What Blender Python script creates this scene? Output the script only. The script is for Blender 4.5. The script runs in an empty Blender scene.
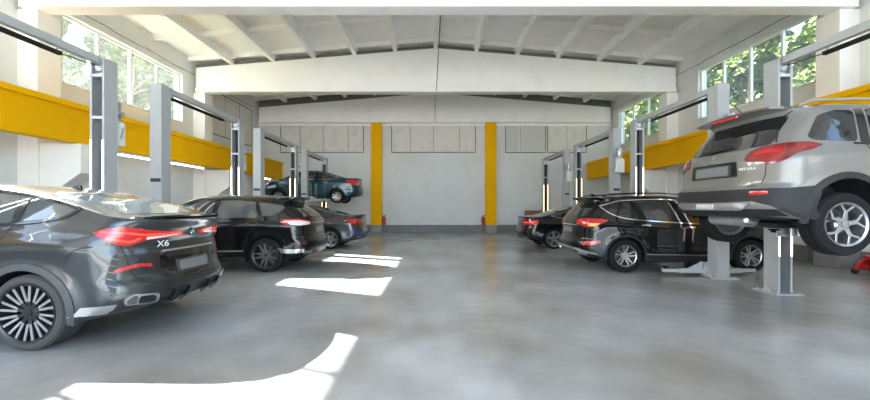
import bpy, bmesh, math, random
import numpy as np
from mathutils import Vector, Matrix
from mathutils.bvhtree import BVHTree
from mathutils.geometry import delaunay_2d_cdt

random.seed(7)
PI = math.pi
SC = bpy.context.scene
COL = SC.collection

# ------------------------------------------------------------------ camera
FPX = 375.0
cam_d = bpy.data.cameras.new('camera')
cam_d.sensor_width = 36.0
cam_d.lens = FPX / 870.0 * 36.0
cam_d.shift_x = 3.0 / 870.0
cam_d.shift_y = 6.0 / 870.0
cam_d.clip_start = 0.05
cam_d.clip_end = 300
cam = bpy.data.objects.new('camera', cam_d)
COL.objects.link(cam)
cam.location = (0, 0, 1.44)
cam.rotation_euler = (PI / 2, 0, 0)
SC.camera = cam

# ------------------------------------------------------------------ world / sky
world = bpy.data.worlds.new('sky')
SC.world = world
world.use_nodes = True
wn = world.node_tree
wn.nodes.clear()
wo = wn.nodes.new('ShaderNodeOutputWorld')
wb = wn.nodes.new('ShaderNodeBackground')
sky = wn.nodes.new('ShaderNodeTexSky')
sky.sky_type = 'NISHITA'
sky.sun_disc = False
sky.sun_elevation = math.radians(34)
sky.sun_rotation = math.radians(-67)
sky.air_density = 1.0
sky.dust_density = 2.5
wb.inputs['Strength'].default_value = 0.75
wn.links.new(sky.outputs['Color'], wb.inputs['Color'])
wn.links.new(wb.outputs['Background'], wo.inputs['Surface'])

# ------------------------------------------------------------------ sun
sun_d = bpy.data.lights.new('sun', 'SUN')
sun_d.energy = 36.0
sun_d.angle = math.radians(0.6)
sun_d.color = (0.98, 0.99, 1.0)
sun = bpy.data.objects.new('sun', sun_d)
COL.objects.link(sun)
sun.rotation_euler = Vector((1.385, -0.58, -1.0)).to_track_quat('-Z', 'Y').to_euler()
sun.location = (-20, 12, 18)

# ------------------------------------------------------------------ sky portals, and a fill light added behind the camera
def area_light(name, loc, direction, sx, sy, watts, color):
    d = bpy.data.lights.new(name, 'AREA')
    d.shape = 'RECTANGLE'
    d.size, d.size_y = sx, sy
    d.energy = watts
    d.color = color
    o = bpy.data.objects.new(name, d)
    COL.objects.link(o)
    o.location = loc
    o.rotation_euler = Vector(direction).to_track_quat('-Z', 'Y').to_euler()
    return o
def portal(name, loc, direction, sx, sy):
    o = area_light(name, loc, direction, sx, sy, 1, (1, 1, 1))
    o.data.cycles.is_portal = True
for y_, w_ in ((-1.0, 4.5), (5.7, 4.7), (11.9, 4.6)):
    portal('window_portal', (-9.95, y_, 5.5), (1, 0, 0), w_, 1.9)
for y_, w_ in ((-1.0, 4.5), (5.7, 4.7), (11.6, 4.3), (17.7, 3.8)):
    portal('window_portal', (10.25, y_, 5.5), (-1, 0, 0), w_, 1.9)
portal('gate_portal', (0.15, -6.6, 3.6), (0, 1, 0), 19.2, 7.2)
area_light('gate_end_fill', (0.15, -15, 3.6), (0, 1, 0.12), 24, 8, 1050, (0.92, 0.96, 1.0))  # area light added out of view to brighten the hall

SC.view_settings.view_transform = 'Standard'
SC.view_settings.look = 'None'
SC.view_settings.gamma = 1.0
SC.view_settings.exposure = 0.9
SC.view_settings.use_curve_mapping = False
try:
    SC.cycles.use_denoising = True
    SC.cycles.max_bounces = 10
    SC.cycles.diffuse_bounces = 6
    SC.cycles.sample_clamp_indirect = 6.0
except Exception:
    pass

# ------------------------------------------------------------------ materials
def mat(name, color, rough=0.5, metal=0.0, coat=0.0, coat_rough=0.03, noise=None, bump=None,
        rough_noise=None, emit=None, trans=0.0, spec=0.5):
    """Principled material. noise = (scale, second colour, low, high); bump = (scale, strength, distance)."""
    m = bpy.data.materials.new(name)
    m.use_nodes = True
    nt = m.node_tree
    b = nt.nodes['Principled BSDF']
    b.inputs['Base Color'].default_value = (*color, 1)
    b.inputs['Roughness'].default_value = rough
    b.inputs['Metallic'].default_value = metal
    b.inputs['Coat Weight'].default_value = coat
    b.inputs['Coat Roughness'].default_value = coat_rough
    b.inputs['Specular IOR Level'].default_value = spec
    b.inputs['Transmission Weight'].default_value = trans
    tc = nt.nodes.new('ShaderNodeTexCoord')
    if noise:
        sc, c2, lo, hi = noise
        n = nt.nodes.new('ShaderNodeTexNoise')
        n.inputs['Scale'].default_value = sc
        n.inputs['Detail'].default_value = 6
        n.inputs['Roughness'].default_value = 0.62
        r = nt.nodes.new('ShaderNodeMapRange')
        r.inputs['From Min'].default_value = lo
        r.inputs['From Max'].default_value = hi
        mx = nt.nodes.new('ShaderNodeMix')
        mx.data_type = 'RGBA'
        mx.inputs['A'].default_value = (*color, 1)
        mx.inputs['B'].default_value = (*c2, 1)
        nt.links.new(tc.outputs['Object'], n.inputs['Vector'])
        nt.links.new(n.outputs['Fac'], r.inputs['Value'])
        nt.links.new(r.outputs['Result'], mx.inputs['Factor'])
        nt.links.new(mx.outputs['Result'], b.inputs['Base Color'])
    if rough_noise:
        sc, lo, hi = rough_noise
        n = nt.nodes.new('ShaderNodeTexNoise')
        n.inputs['Scale'].default_value = sc
        n.inputs['Detail'].default_value = 5
        r = nt.nodes.new('ShaderNodeMapRange')
        r.inputs['From Min'].default_value = 0.35
        r.inputs['From Max'].default_value = 0.65
        r.inputs['To Min'].default_value = lo
        r.inputs['To Max'].default_value = hi
        nt.links.new(tc.outputs['Object'], n.inputs['Vector'])
        nt.links.new(n.outputs['Fac'], r.inputs['Value'])
        nt.links.new(r.outputs['Result'], b.inputs['Roughness'])
    if bump:
        sc, st, dist = bump
        n = nt.nodes.new('ShaderNodeTexNoise')
        n.inputs['Scale'].default_value = sc
        n.inputs['Detail'].default_value = 5
        bp = nt.nodes.new('ShaderNodeBump')
        bp.inputs['Strength'].default_value = st
        bp.inputs['Distance'].default_value = dist
        nt.links.new(tc.outputs['Object'], n.inputs['Vector'])
        nt.links.new(n.outputs['Fac'], bp.inputs['Height'])
        nt.links.new(bp.outputs['Normal'], b.inputs['Normal'])
    if emit:
        c, s = emit
        b.inputs['Emission Color'].default_value = (*c, 1)
        b.inputs['Emission Strength'].default_value = s
    return m

def brick_wall_mat(name, color, c2):
    """White painted rough masonry: faint courses in the bump, grey scuffs and small dark chips."""
    m = mat(name, color, rough=0.75)
    nt = m.node_tree
    b = nt.nodes['Principled BSDF']
    tc = nt.nodes.new('ShaderNodeTexCoord')
    sep = nt.nodes.new('ShaderNodeSeparateXYZ')
    com = nt.nodes.new('ShaderNodeCombineXYZ')
    add = nt.nodes.new('ShaderNodeMath')
    nt.links.new(tc.outputs['Object'], sep.inputs[0])
    nt.links.new(sep.outputs['X'], add.inputs[0])
    nt.links.new(sep.outputs['Y'], add.inputs[1])
    nt.links.new(add.outputs[0], com.inputs['X'])
    nt.links.new(sep.outputs['Z'], com.inputs['Y'])
    br = nt.nodes.new('ShaderNodeTexBrick')
    br.inputs['Scale'].default_value = 1.0
    br.inputs['Brick Width'].default_value = 0.4
    br.inputs['Row Height'].default_value = 0.2
    br.inputs['Mortar Size'].default_value = 0.008
    br.inputs['Color1'].default_value = (1, 1, 1, 1)
    br.inputs['Color2'].default_value = (0.96, 0.96, 0.96, 1)
    br.inputs['Mortar'].default_value = (0.25, 0.25, 0.25, 1)
    nt.links.new(com.outputs[0], br.inputs['Vector'])
    n1 = nt.nodes.new('ShaderNodeTexNoise')
    n1.inputs['Scale'].default_value = 1.1
    n1.inputs['Detail'].default_value = 8
    n1.inputs['Roughness'].default_value = 0.7
    n2 = nt.nodes.new('ShaderNodeTexNoise')
    n2.inputs['Scale'].default_value = 5.0
    n2.inputs['Detail'].default_value = 6
    n2.inputs['Roughness'].default_value = 0.75
    for n in (n1, n2):
        nt.links.new(tc.outputs['Object'], n.inputs['Vector'])
    r1 = nt.nodes.new('ShaderNodeMapRange')
    r1.inputs['From Min'].default_value = 0.5
    r1.inputs['From Max'].default_value = 0.8
    nt.links.new(n1.outputs['Fac'], r1.inputs['Value'])
    mx = nt.nodes.new('ShaderNodeMix')
    mx.data_type = 'RGBA'
    mx.inputs['A'].default_value = (*color, 1)
    mx.inputs['B'].default_value = (*c2, 1)
    nt.links.new(r1.outputs['Result'], mx.inputs['Factor'])
    r2 = nt.nodes.new('ShaderNodeMapRange')
    r2.inputs['From Min'].default_value = 0.70
    r2.inputs['From Max'].default_value = 0.75
    nt.links.new(n2.outputs['Fac'], r2.inputs['Value'])
    mx2 = nt.nodes.new('ShaderNodeMix')
    mx2.data_type = 'RGBA'
    mx2.inputs['B'].default_value = (0.22, 0.2, 0.18, 1)
    nt.links.new(mx.outputs['Result'], mx2.inputs['A'])
    nt.links.new(r2.outputs['Result'], mx2.inputs['Factor'])
    nt.links.new(mx2.outputs['Result'], b.inputs['Base Color'])
    mul = nt.nodes.new('ShaderNodeMath')
    mul.operation = 'MULTIPLY_ADD'
    mul.inputs[1].default_value = 0.5
    nt.links.new(n2.outputs['Fac'], mul.inputs[0])
    nt.links.new(br.outputs['Color'], mul.inputs[2])
    bp = nt.nodes.new('ShaderNodeBump')
    bp.inputs['Strength'].default_value = 0.35
    bp.inputs['Distance'].default_value = 0.012
    nt.links.new(mul.outputs[0], bp.inputs['Height'])
    nt.links.new(bp.outputs['Normal'], b.inputs['Normal'])
    return m

def floor_mat():
    m = mat('polished_grey_floor', (0.3, 0.31, 0.32), rough=0.2)
    nt = m.node_tree
    b = nt.nodes['Principled BSDF']
    tc = nt.nodes.new('ShaderNodeTexCoord')
    def noise(scale, detail, rough, dist=0.0, stretch=None):
        n = nt.nodes.new('ShaderNodeTexNoise')
        n.inputs['Scale'].default_value = scale
        n.inputs['Detail'].default_value = detail
        n.inputs['Roughness'].default_value = rough
        n.inputs['Distortion'].default_value = dist
        if stretch:
            mp = nt.nodes.new('ShaderNodeMapping')
            mp.inputs['Scale'].default_value = stretch
            nt.links.new(tc.outputs['Object'], mp.inputs['Vector'])
            nt.links.new(mp.outputs['Vector'], n.inputs['Vector'])
        else:
            nt.links.new(tc.outputs['Object'], n.inputs['Vector'])
        return n
    a = noise(0.5, 4, 0.5)
    c = noise(1.9, 4, 0.55)
    d = noise(0.9, 3, 0.5)
    ra = nt.nodes.new('ShaderNodeValToRGB')
    ra.color_ramp.interpolation = 'EASE'
    ra.color_ramp.elements[0].position = 0.28
    ra.color_ramp.elements[0].color = (0.30, 0.285, 0.26, 1)
    ra.color_ramp.elements[1].position = 0.70
    ra.color_ramp.elements[1].color = (0.50, 0.53, 0.56, 1)
    nt.links.new(a.outputs['Fac'], ra.inputs['Fac'])
    mx = nt.nodes.new('ShaderNodeMix')
    mx.data_type = 'RGBA'
    mx.blend_type = 'MULTIPLY'
    mx.inputs['Factor'].default_value = 0.55
    rc = nt.nodes.new('ShaderNodeValToRGB')
    rc.color_ramp.interpolation = 'EASE'
    rc.color_ramp.elements[0].position = 0.2
    rc.color_ramp.elements[0].color = (0.66, 0.66, 0.65, 1)
    rc.color_ramp.elements[1].position = 0.8
    rc.color_ramp.elements[1].color = (1.12, 1.12, 1.12, 1)
    nt.links.new(c.outputs['Fac'], rc.inputs['Fac'])
    nt.links.new(ra.outputs['Color'], mx.inputs['A'])
    nt.links.new(rc.outputs['Color'], mx.inputs['B'])
    nt.links.new(mx.outputs['Result'], b.inputs['Base Color'])
    rr = nt.nodes.new('ShaderNodeMapRange')
    rr.inputs['From Min'].default_value = 0.35
    rr.inputs['From Max'].default_value = 0.68
    rr.inputs['To Min'].default_value = 0.19
    rr.inputs['To Max'].default_value = 0.265
    nt.links.new(d.outputs['Fac'], rr.inputs['Value'])
    nt.links.new(rr.outputs['Result'], b.inputs['Roughness'])
    return m

def pane_mat(name, film, tint):
    """Window pane: mostly clear, a share of sunlit dust film on it, and a thin mirror reflection."""
    m = bpy.data.materials.new(name)
    m.use_nodes = True
    nt = m.node_tree
    nt.nodes.clear()
    out = nt.nodes.new('ShaderNodeOutputMaterial')
    tr = nt.nodes.new('ShaderNodeBsdfTransparent')
    tr.inputs['Color'].default_value = (*tint, 1)
    df = nt.nodes.new('ShaderNodeBsdfTranslucent')
    df.inputs['Color'].default_value = (0.85, 0.88, 0.86, 1)
    gl = nt.nodes.new('ShaderNodeBsdfGlossy')
    gl.inputs['Roughness'].default_value = 0.02
    m1 = nt.nodes.new('ShaderNodeMixShader')
    m1.inputs[0].default_value = film
    tc = nt.nodes.new('ShaderNodeTexCoord')
    nz = nt.nodes.new('ShaderNodeTexNoise')
    nz.inputs['Scale'].default_value = 1.6
    nz.inputs['Detail'].default_value = 5
    mr = nt.nodes.new('ShaderNodeMapRange')
    mr.inputs['From Min'].default_value = 0.35
    mr.inputs['From Max'].default_value = 0.65
    mr.inputs['To Min'].default_value = film * 0.75
    mr.inputs['To Max'].default_value = film * 1.25
    nt.links.new(tc.outputs['Object'], nz.inputs['Vector'])
    nt.links.new(nz.outputs['Fac'], mr.inputs['Value'])
    nt.links.new(mr.outputs['Result'], m1.inputs[0])
    nt.links.new(tr.outputs[0], m1.inputs[1])
    nt.links.new(df.outputs[0], m1.inputs[2])
    m2 = nt.nodes.new('ShaderNodeMixShader')
    m2.inputs[0].default_value = 0.04
    nt.links.new(m1.outputs[0], m2.inputs[1])
    nt.links.new(gl.outputs[0], m2.inputs[2])
    nt.links.new(m2.outputs[0], out.inputs['Surface'])
    return m

M = {}
M['wall'] = brick_wall_mat('white_painted_masonry', (0.73, 0.75, 0.755), (0.63, 0.64, 0.63))
M['back'] = mat('white_plaster', (0.72, 0.73, 0.735), 0.8, noise=(0.9, (0.66, 0.66, 0.64), 0.45, 0.75), bump=(9, 0.12, 0.01))
M['concrete_white'] = mat('white_painted_concrete', (0.91, 0.90, 0.88), 0.7, noise=(1.3, (0.85, 0.84, 0.80), 0.5, 0.75), bump=(14, 0.1, 0.008))
M['panel'] = mat('panel_cream', (0.74, 0.725, 0.68), 0.85, noise=(2.5, (0.62, 0.60, 0.56), 0.5, 0.75), bump=(20, 0.3, 0.012))
M['speckled'] = mat('speckled_render', (0.62, 0.62, 0.6), 0.9, noise=(16, (0.30, 0.29, 0.28), 0.66, 0.70), bump=(30, 0.6, 0.02))
M['crack'] = mat('dark_joint', (0.16, 0.15, 0.14), 0.9)
M['gap_shade'] = mat('gap_shade_dark', (0.17, 0.165, 0.15), 0.95)  # dark colour stands for the shade above the roof beams
M['base'] = mat('grey_base_paint', (0.16, 0.165, 0.17), 0.5, noise=(3, (0.22, 0.22, 0.22), 0.5, 0.7))
M['plinth'] = mat('light_grey_plinth', (0.27, 0.27, 0.27), 0.6, noise=(3, (0.35, 0.34, 0.33), 0.5, 0.7))
M['yellow'] = mat('yellow_gloss_paint', (0.90, 0.47, 0.0), 0.55, noise=(1.2, (0.82, 0.41, 0.0), 0.5, 0.72), spec=0.08)
M['frame'] = mat('white_window_frame', (0.86, 0.86, 0.86), 0.35)
M['pane_left'] = pane_mat('dusty_pane', 0.014, (0.95, 0.97, 0.96))
M['pane_right'] = pane_mat('clear_pane', 0.05, (0.95, 0.97, 0.96))
M['floor'] = floor_mat()
M['steel'] = mat('lift_grey_paint', (0.42, 0.44, 0.455), 0.38, noise=(2.0, (0.46, 0.475, 0.485), 0.45, 0.7), coat=0.15, coat_rough=0.2)
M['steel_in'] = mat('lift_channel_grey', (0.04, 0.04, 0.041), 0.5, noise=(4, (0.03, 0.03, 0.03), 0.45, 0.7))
M['plate_steel'] = mat('lift_plate_light', (0.62, 0.65, 0.68), 0.4)
M['black'] = mat('black_plastic', (0.018, 0.018, 0.02), 0.45)
M['rubber'] = mat('black_rubber', (0.014, 0.014, 0.0145), 0.8, bump=(60, 0.15, 0.002), spec=0.2)
M['led_cool'] = mat('led_strip_cool', (0.9, 0.9, 0.9), 0.4, emit=((1.0, 0.86, 0.82), 3.2))
M['led_warm'] = mat('led_strip_warm', (0.9, 0.85, 0.7), 0.4, emit=((1.0, 0.72, 0.36), 2.6))
M['tube'] = mat('lamp_tube_white', (0.95, 0.95, 0.95), 0.4, emit=((0.95, 0.98, 1.0), 9.0))
M['motor'] = mat('cast_aluminium', (0.55, 0.56, 0.57), 0.35, metal=0.85, noise=(8, (0.4, 0.4, 0.4), 0.5, 0.7))
M['tank'] = mat('white_oil_tank', (0.8, 0.79, 0.76), 0.4)
M['red'] = mat('red_paint', (0.52, 0.015, 0.012), 0.35, coat=0.4)
M['wood'] = mat('brown_wood', (0.30, 0.13, 0.05), 0.6, noise=(9, (0.2, 0.08, 0.03), 0.45, 0.65))
M['white'] = mat('white_print', (0.8, 0.8, 0.8), 0.5)
M['bark'] = mat('bark', (0.16, 0.12, 0.085), 0.9, bump=(12, 0.6, 0.03))
M['leaf'] = mat('green_leaves', (0.07, 0.11, 0.018), 0.6, noise=(1.4, (0.19, 0.21, 0.05), 0.42, 0.62))
M['leaf_dark'] = mat('dark_green_leaves', (0.045, 0.078, 0.017), 0.6, noise=(1.4, (0.13, 0.16, 0.04), 0.42, 0.62))
M['leaf_pale'] = mat('pale_green_leaves', (0.11, 0.15, 0.07), 0.6, noise=(1.4, (0.18, 0.22, 0.11), 0.42, 0.62))
M['grass'] = mat('grass_ground', (0.12, 0.17, 0.06), 0.9, noise=(1.5, (0.2, 0.2, 0.12), 0.45, 0.6))
M['bounce_yard'] = mat('bounce_concrete', (0.42, 0.41, 0.39), 0.85, noise=(1.5, (0.34, 0.33, 0.31), 0.45, 0.6))
# car materials
M['glass'] = mat('tinted_car_glass', (0.012, 0.014, 0.015), 0.03, coat=0.6, coat_rough=0.0, spec=0.7)
M['glass_light'] = mat('car_glass_grey', (0.06, 0.07, 0.075), 0.03, coat=1.0, coat_rough=0.0, spec=0.8)
M['gloss_black'] = mat('gloss_black_trim', (0.01, 0.01, 0.011), 0.12, coat=0.6)
M['chrome'] = mat('chrome', (0.75, 0.75, 0.76), 0.1, metal=1.0)
M['satin'] = mat('satin_silver', (0.55, 0.55, 0.55), 0.3, metal=0.9)
M['lamp_red'] = mat('red_lamp_lens', (0.42, 0.01, 0.012), 0.1, coat=1.0, emit=((1, 0.03, 0.02), 0.08))
M['lamp_mid'] = mat('deep_red_lens', (0.26, 0.008, 0.012), 0.1, coat=1.0)
M['lamp_bright'] = mat('bright_red_lamp_bar', (0.85, 0.06, 0.03), 0.1, coat=1.0, emit=((1, 0.10, 0.04), 0.3))
M['lamp_dark'] = mat('dark_red_lens', (0.16, 0.008, 0.01), 0.08, coat=1.0)
M['lamp_clear'] = mat('clear_lamp_lens', (0.72, 0.68, 0.66), 0.1, coat=1.0)
M['lamp_amber'] = mat('amber_lens', (0.85, 0.35, 0.05), 0.1, coat=1.0, emit=((1, 0.5, 0.1), 0.25))
M['headlamp'] = mat('headlamp_lens', (0.5, 0.53, 0.55), 0.06, coat=1.0)
M['plate_grey'] = mat('number_plate_grey', (0.20, 0.205, 0.205), 0.5, spec=0.2)
M['plate_dark'] = mat('number_plate_holder', (0.05, 0.05, 0.052), 0.4)
M['cladding'] = mat('grey_plastic_cladding', (0.024, 0.024, 0.025), 0.55, spec=0.3)
M['rubber_dusty'] = mat('dusty_rubber', (0.075, 0.073, 0.07), 0.85, bump=(60, 0.15, 0.002), spec=0.2)
M['arch_grey'] = mat('grey_arch_trim', (0.075, 0.078, 0.08), 0.4, spec=0.4)
M['underbody'] = mat('underbody', (0.03, 0.03, 0.03), 0.8)
M['rotor'] = mat('brake_disc_steel', (0.09, 0.088, 0.085), 0.45, metal=0.7)
M['rim_silver'] = mat('alloy_silver', (0.40, 0.40, 0.40), 0.28, metal=0.85)
M['spoke_bright'] = mat('polished_spoke', (0.5, 0.5, 0.5), 0.3, metal=0.7)
M['rim_dark'] = mat('alloy_dark', (0.05, 0.05, 0.052), 0.3, metal=0.6)
M['rim_grey'] = mat('alloy_grey', (0.22, 0.22, 0.23), 0.28, metal=0.8)
M['blue'] = mat('blue_print', (0.015, 0.05, 0.2), 0.3)
M['gap'] = mat('panel_gap_black', (0.008, 0.008, 0.008), 0.8)
M['paint_graphite'] = mat('graphite_car_paint', (0.042, 0.047, 0.049), 0.3, metal=0.6, spec=0.3, coat=1.0, coat_rough=0.03)
M['paint_black'] = mat('black_car_paint', (0.005, 0.005, 0.0055), 0.28, spec=0.1, coat=1.0, coat_rough=0.02)
M['paint_silver'] = mat('silver_car_paint', (0.20, 0.195, 0.18), 0.36, metal=0.25, coat=0.8, coat_rough=0.05, spec=0.3)
M['paint_grey'] = mat('dark_grey_car_paint', (0.04, 0.042, 0.045), 0.3, metal=0.5, coat=1.0, coat_rough=0.03)
M['paint_teal'] = mat('teal_car_paint', (0.007, 0.045, 0.066), 0.3, metal=0.4, spec=0.3, coat=1.0, coat_rough=0.03)

# ------------------------------------------------------------------ helpers
def bm_box(bm, x0, x1, y0, y1, z0, z1):
    vs = [bm.verts.new(p) for p in ((x0, y0, z0), (x1, y0, z0), (x1, y1, z0), (x0, y1, z0),
                                    (x0, y0, z1), (x1, y0, z1), (x1, y1, z1), (x0, y1, z1))]
    for f in ((0, 3, 2, 1), (4, 5, 6, 7), (0, 1, 5, 4), (1, 2, 6, 5), (2, 3, 7, 6), (3, 0, 4, 7)):
        bm.faces.new([vs[i] for i in f])
    return vs

def bm_prism(bm, poly, axis, a, b):
    """Extrude a polygon. axis 'x': poly is (y,z); 'y': (x,z); 'z': (x,y)."""
    def p3(p, t):
        return {'x': (t, p[0], p[1]), 'y': (p[0], t, p[1]), 'z': (p[0], p[1], t)}[axis]
    va = [bm.verts.new(p3(p, a)) for p in poly]
    vb = [bm.verts.new(p3(p, b)) for p in poly]
    n = len(poly)
    fs = [bm.faces.new(va), bm.faces.new(vb[::-1])]
    for i in range(n):
        fs.append(bm.faces.new((va[i], vb[i], vb[(i + 1) % n], va[(i + 1) % n])))
    bmesh.ops.recalc_face_normals(bm, faces=fs)

def bm_tube(bm, pts, r, n=10, closed_ends=True):
    pts = [Vector(p) for p in pts]
    rings = []
    for i, p in enumerate(pts):
        t = (pts[min(i + 1, len(pts) - 1)] - pts[max(i - 1, 0)]).normalized()
        u = t.cross(Vector((0, 0, 1)))
        if u.length < 1e-3:
            u = t.cross(Vector((0, 1, 0)))
        u.normalize()
        v = t.cross(u)
        rr = r[i] if isinstance(r, (list, tuple)) else r
        rings.append([bm.verts.new(p + rr * (math.cos(2 * PI * k / n) * u + math.sin(2 * PI * k / n) * v)) for k in range(n)])
    for a, b in zip(rings, rings[1:]):
        for k in range(n):
            bm.faces.new((a[k], a[(k + 1) % n], b[(k + 1) % n], b[k]))
    if closed_ends:
        bm.faces.new(rings[0])
        bm.faces.new(rings[-1][::-1])

def bm_lathe(bm, prof, n=48, axis='y', centre=(0, 0, 0), close=False):
    """prof: (radius, along-axis) pairs."""
    cx, cy, cz = centre
    rings = []
    for r, h in prof:
        ring = []
        for k in range(n):
            c, s = math.cos(2 * PI * k / n) * r, math.sin(2 * PI * k / n) * r
            p = {'y': (cx + c, cy + h, cz + s), 'z': (cx + c, cy + s, cz + h), 'x': (cx + h, cy + c, cz + s)}[axis]
            ring.append(bm.verts.new(p))
        rings.append(ring)
    pairs = list(zip(rings, rings[1:]))
    if close:
        pairs.append((rings[-1], rings[0]))
    fs = []
    for a, b in pairs:
        for k in range(n):
            fs.append(bm.faces.new((a[k], a[(k + 1) % n], b[(k + 1) % n], b[k])))
    if not close:
        for ring in (rings[0], rings[-1]):
            try:
                fs.append(bm.faces.new(ring))
            except ValueError:
                pass
    bmesh.ops.recalc_face_normals(bm, faces=fs)

def link(name, bm, m, parent=None, loc=(0, 0, 0), rot=(0, 0, 0), smooth=False, bevel=0.0, angle=35):
    me = bpy.data.meshes.new(name)
    bmesh.ops.remove_doubles(bm, verts=bm.verts, dist=1e-6)
    bm.to_mesh(me)
    bm.free()
    for x in (m if isinstance(m, (list, tuple)) else [m]):
        me.materials.append(x)
    if smooth:
        me.shade_smooth()
        me.set_sharp_from_angle(angle=math.radians(angle))
    o = bpy.data.objects.new(name, me)
    COL.objects.link(o)
    o.location = loc
    o.rotation_euler = rot
    if parent:
        o.parent = parent
    if bevel:
        md = o.modifiers.new('bevel', 'BEVEL')
        md.width = bevel
        md.segments = 2
        md.limit_method = 'ANGLE'
        md.angle_limit = math.radians(40)
    return o

def structure(o, label=None):
    o['kind'] = 'structure'
    if label:
        o['label'] = label
    return o

def tag(o, label, cat, group=None):
    o['label'] = label
    o['category'] = cat
    if group:
        o['group'] = group
    return o

def thing(name, label, cat, loc=(0, 0, 0), rotz=0.0, group=None):
    o = bpy.data.objects.new(name, None)
    o.empty_display_size = 0.2
    COL.objects.link(o)
    o.location = loc
    o.rotation_euler = (0, 0, rotz)
    return tag(o, label, cat, group)

def copy_tree(o, parent=None):
    c = o.copy()
    COL.objects.link(c)
    c.parent = parent
    for ch in list(o.children):
        copy_tree(ch, c)
    return c

# ------------------------------------------------------------------ room
X0 = 0.15                      # the hall's centre line
YB = 20.5                      # back wall
YN = -6.5                      # open gate end, unseen; end wall left out to let daylight in
WX = 9.6                       # wall inner face (half width)
WT = 0.32                      # wall thickness
SILL, HEAD = 4.58, 6.42
RIB0, RIBE = 7.68, 6.90        # underside of the roof ribs at the ridge and at the walls
TRUSS = [-4.1, 2.2, 8.5, 14.8, 20.2]
SLOPE = (RIB0 - RIBE) / WX

bm = bmesh.new()
bm_box(bm, X0 - WX - WT, X0 + WX + WT, YN, YB + WT, -0.12, 0)
floor = structure(link('floor', bm, M['floor']), 'polished grey concrete floor of the workshop hall')

bm = bmesh.new()
bm_box(bm, -70, 70, -60, 90, -0.5, -0.13)
ground = structure(link('ground', bm, M['grass']), 'ground outside the hall')

bm = bmesh.new()
bm_box(bm, -22, 22, -60, YN, -0.4, -0.02)  # slab added out of view to bounce sunlight up at the ceiling
structure(link('bounce_yard', bm, M['bounce_yard']), 'added pale slab before the open end, out of view, bounces sunlight in')

def side_wall(name, sgn, windows, label):
    """Wall with high strip windows: boxes below, above and between the openings."""
    bm = bmesh.new()
    xa, xb = sorted((X0 + sgn * WX, X0 + sgn * (WX + WT)))
    top = RIBE + 0.35
    bm_box(bm, xa, xb, YN, YB + WT, 0, SILL)
    bm_box(bm, xa, xb, YN, YB + WT, HEAD, top)
    ys = [YN] + [v for w in windows for v in w] + [YB + WT]
    for a, b in zip(ys[0::2], ys[1::2]):
        bm_box(bm, xa, xb, a, b, SILL, HEAD)
    return structure(link(name, bm, M['wall']), label)

WIN_L = [(-3.3, 1.25), (3.3, 8.05), (9.6, 14.2)]
WIN_R = [(-3.3, 1.25), (3.3, 8.05), (9.5, 13.75), (15.85, 19.6)]
side_wall('wall_left', -1, WIN_L, 'white painted masonry wall on the left')
side_wall('wall_right', 1, WIN_R, 'white painted masonry wall on the right')

bm = bmesh.new()
bm_box(bm, X0 - WX - WT, X0 + WX + WT, YB, YB + WT, 0, RIB0 + 0.45)
structure(link('wall_back', bm, M['back']), 'white plastered back wall')

win_no = 0
def window(sgn, y0, y1, panes, pm, label):
    global win_no
    win_no += 1
    x = X0 + sgn * (WX + 0.14)
    e = bpy.data.objects.new('window_%d' % win_no, None)
    COL.objects.link(e)
    e.location = (x, y0, SILL)
    structure(e, label)
    h, w = HEAD - SILL, y1 - y0
    fw, fd = 0.07, 0.04
    bm = bmesh.new()
    bm_box(bm, -fd, fd, 0, w, 0, fw)
    bm_box(bm, -fd, fd, 0, w, h - fw, h)
    n = panes
    for i in range(n + 1):
        yc = min(max(w * i / n, fw / 2), w - fw / 2)
        bm_box(bm, -fd * 1.05, fd * 1.05, yc - fw / 2, yc + fw / 2, 0, h)
    link('window_frame', bm, M['frame'], e, bevel=0.006)
    for i in range(n):
        bm = bmesh.new()
        bm_box(bm, -0.004, 0.004, w * i / n + 0.02, w * (i + 1) / n - 0.02, 0.03, h - 0.03)
        link('pane', bm, pm, e)
    bm = bmesh.new()
    a, b = sorted((-sgn * 0.04, -sgn * 0.2))
    bm_box(bm, a, b, -0.0, w, -0.0, 0.035)
    link('window_sill', bm, M['frame'], e, bevel=0.005)
for k, (a, b) in enumerate(WIN_L):
    window(-1, a, b, 4, M['pane_left'], ['dusty strip window left of the open gate end', 'dusty strip window high on the left wall beside the near bay',
                                        'dusty strip window of four panes high on the left wall'][k])
for k, (a, b) in enumerate(WIN_R):
    window(1, a, b, 4 if k < 3 else 3, M['pane_right'], ['strip window right of the open gate end', 'strip window high on the right wall beside the near bay',
                                        'strip window of four panes high on the right wall, trees outside', 'far strip window high on the right wall near the back'][k])

# bricked-in opening in the far bay of the left wall
bm = bmesh.new()
bm_box(bm, X0 - WX - 0.01, X0 - WX + 0.012, 15.9, 19.6, SILL, HEAD)
p = structure(link('trim_11', bm, M['panel']), 'bricked-in opening high on the left wall, far bay')
for a_, b_, c_, d_ in ((15.86, 19.64, SILL - 0.04, SILL), (15.86, 19.64, HEAD, HEAD + 0.04), (15.86, 15.9, SILL, HEAD), (19.6, 19.64, SILL, HEAD), (17.1, 17.13, SILL, HEAD), (18.35, 18.38, SILL, HEAD)):
    bm = bmesh.new()
    bm_box(bm, X0 - WX - 0.01, X0 - WX + 0.016, a_, b_, c_, d_)
    link('dark_joint', bm, M['crack'], p)

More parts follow.
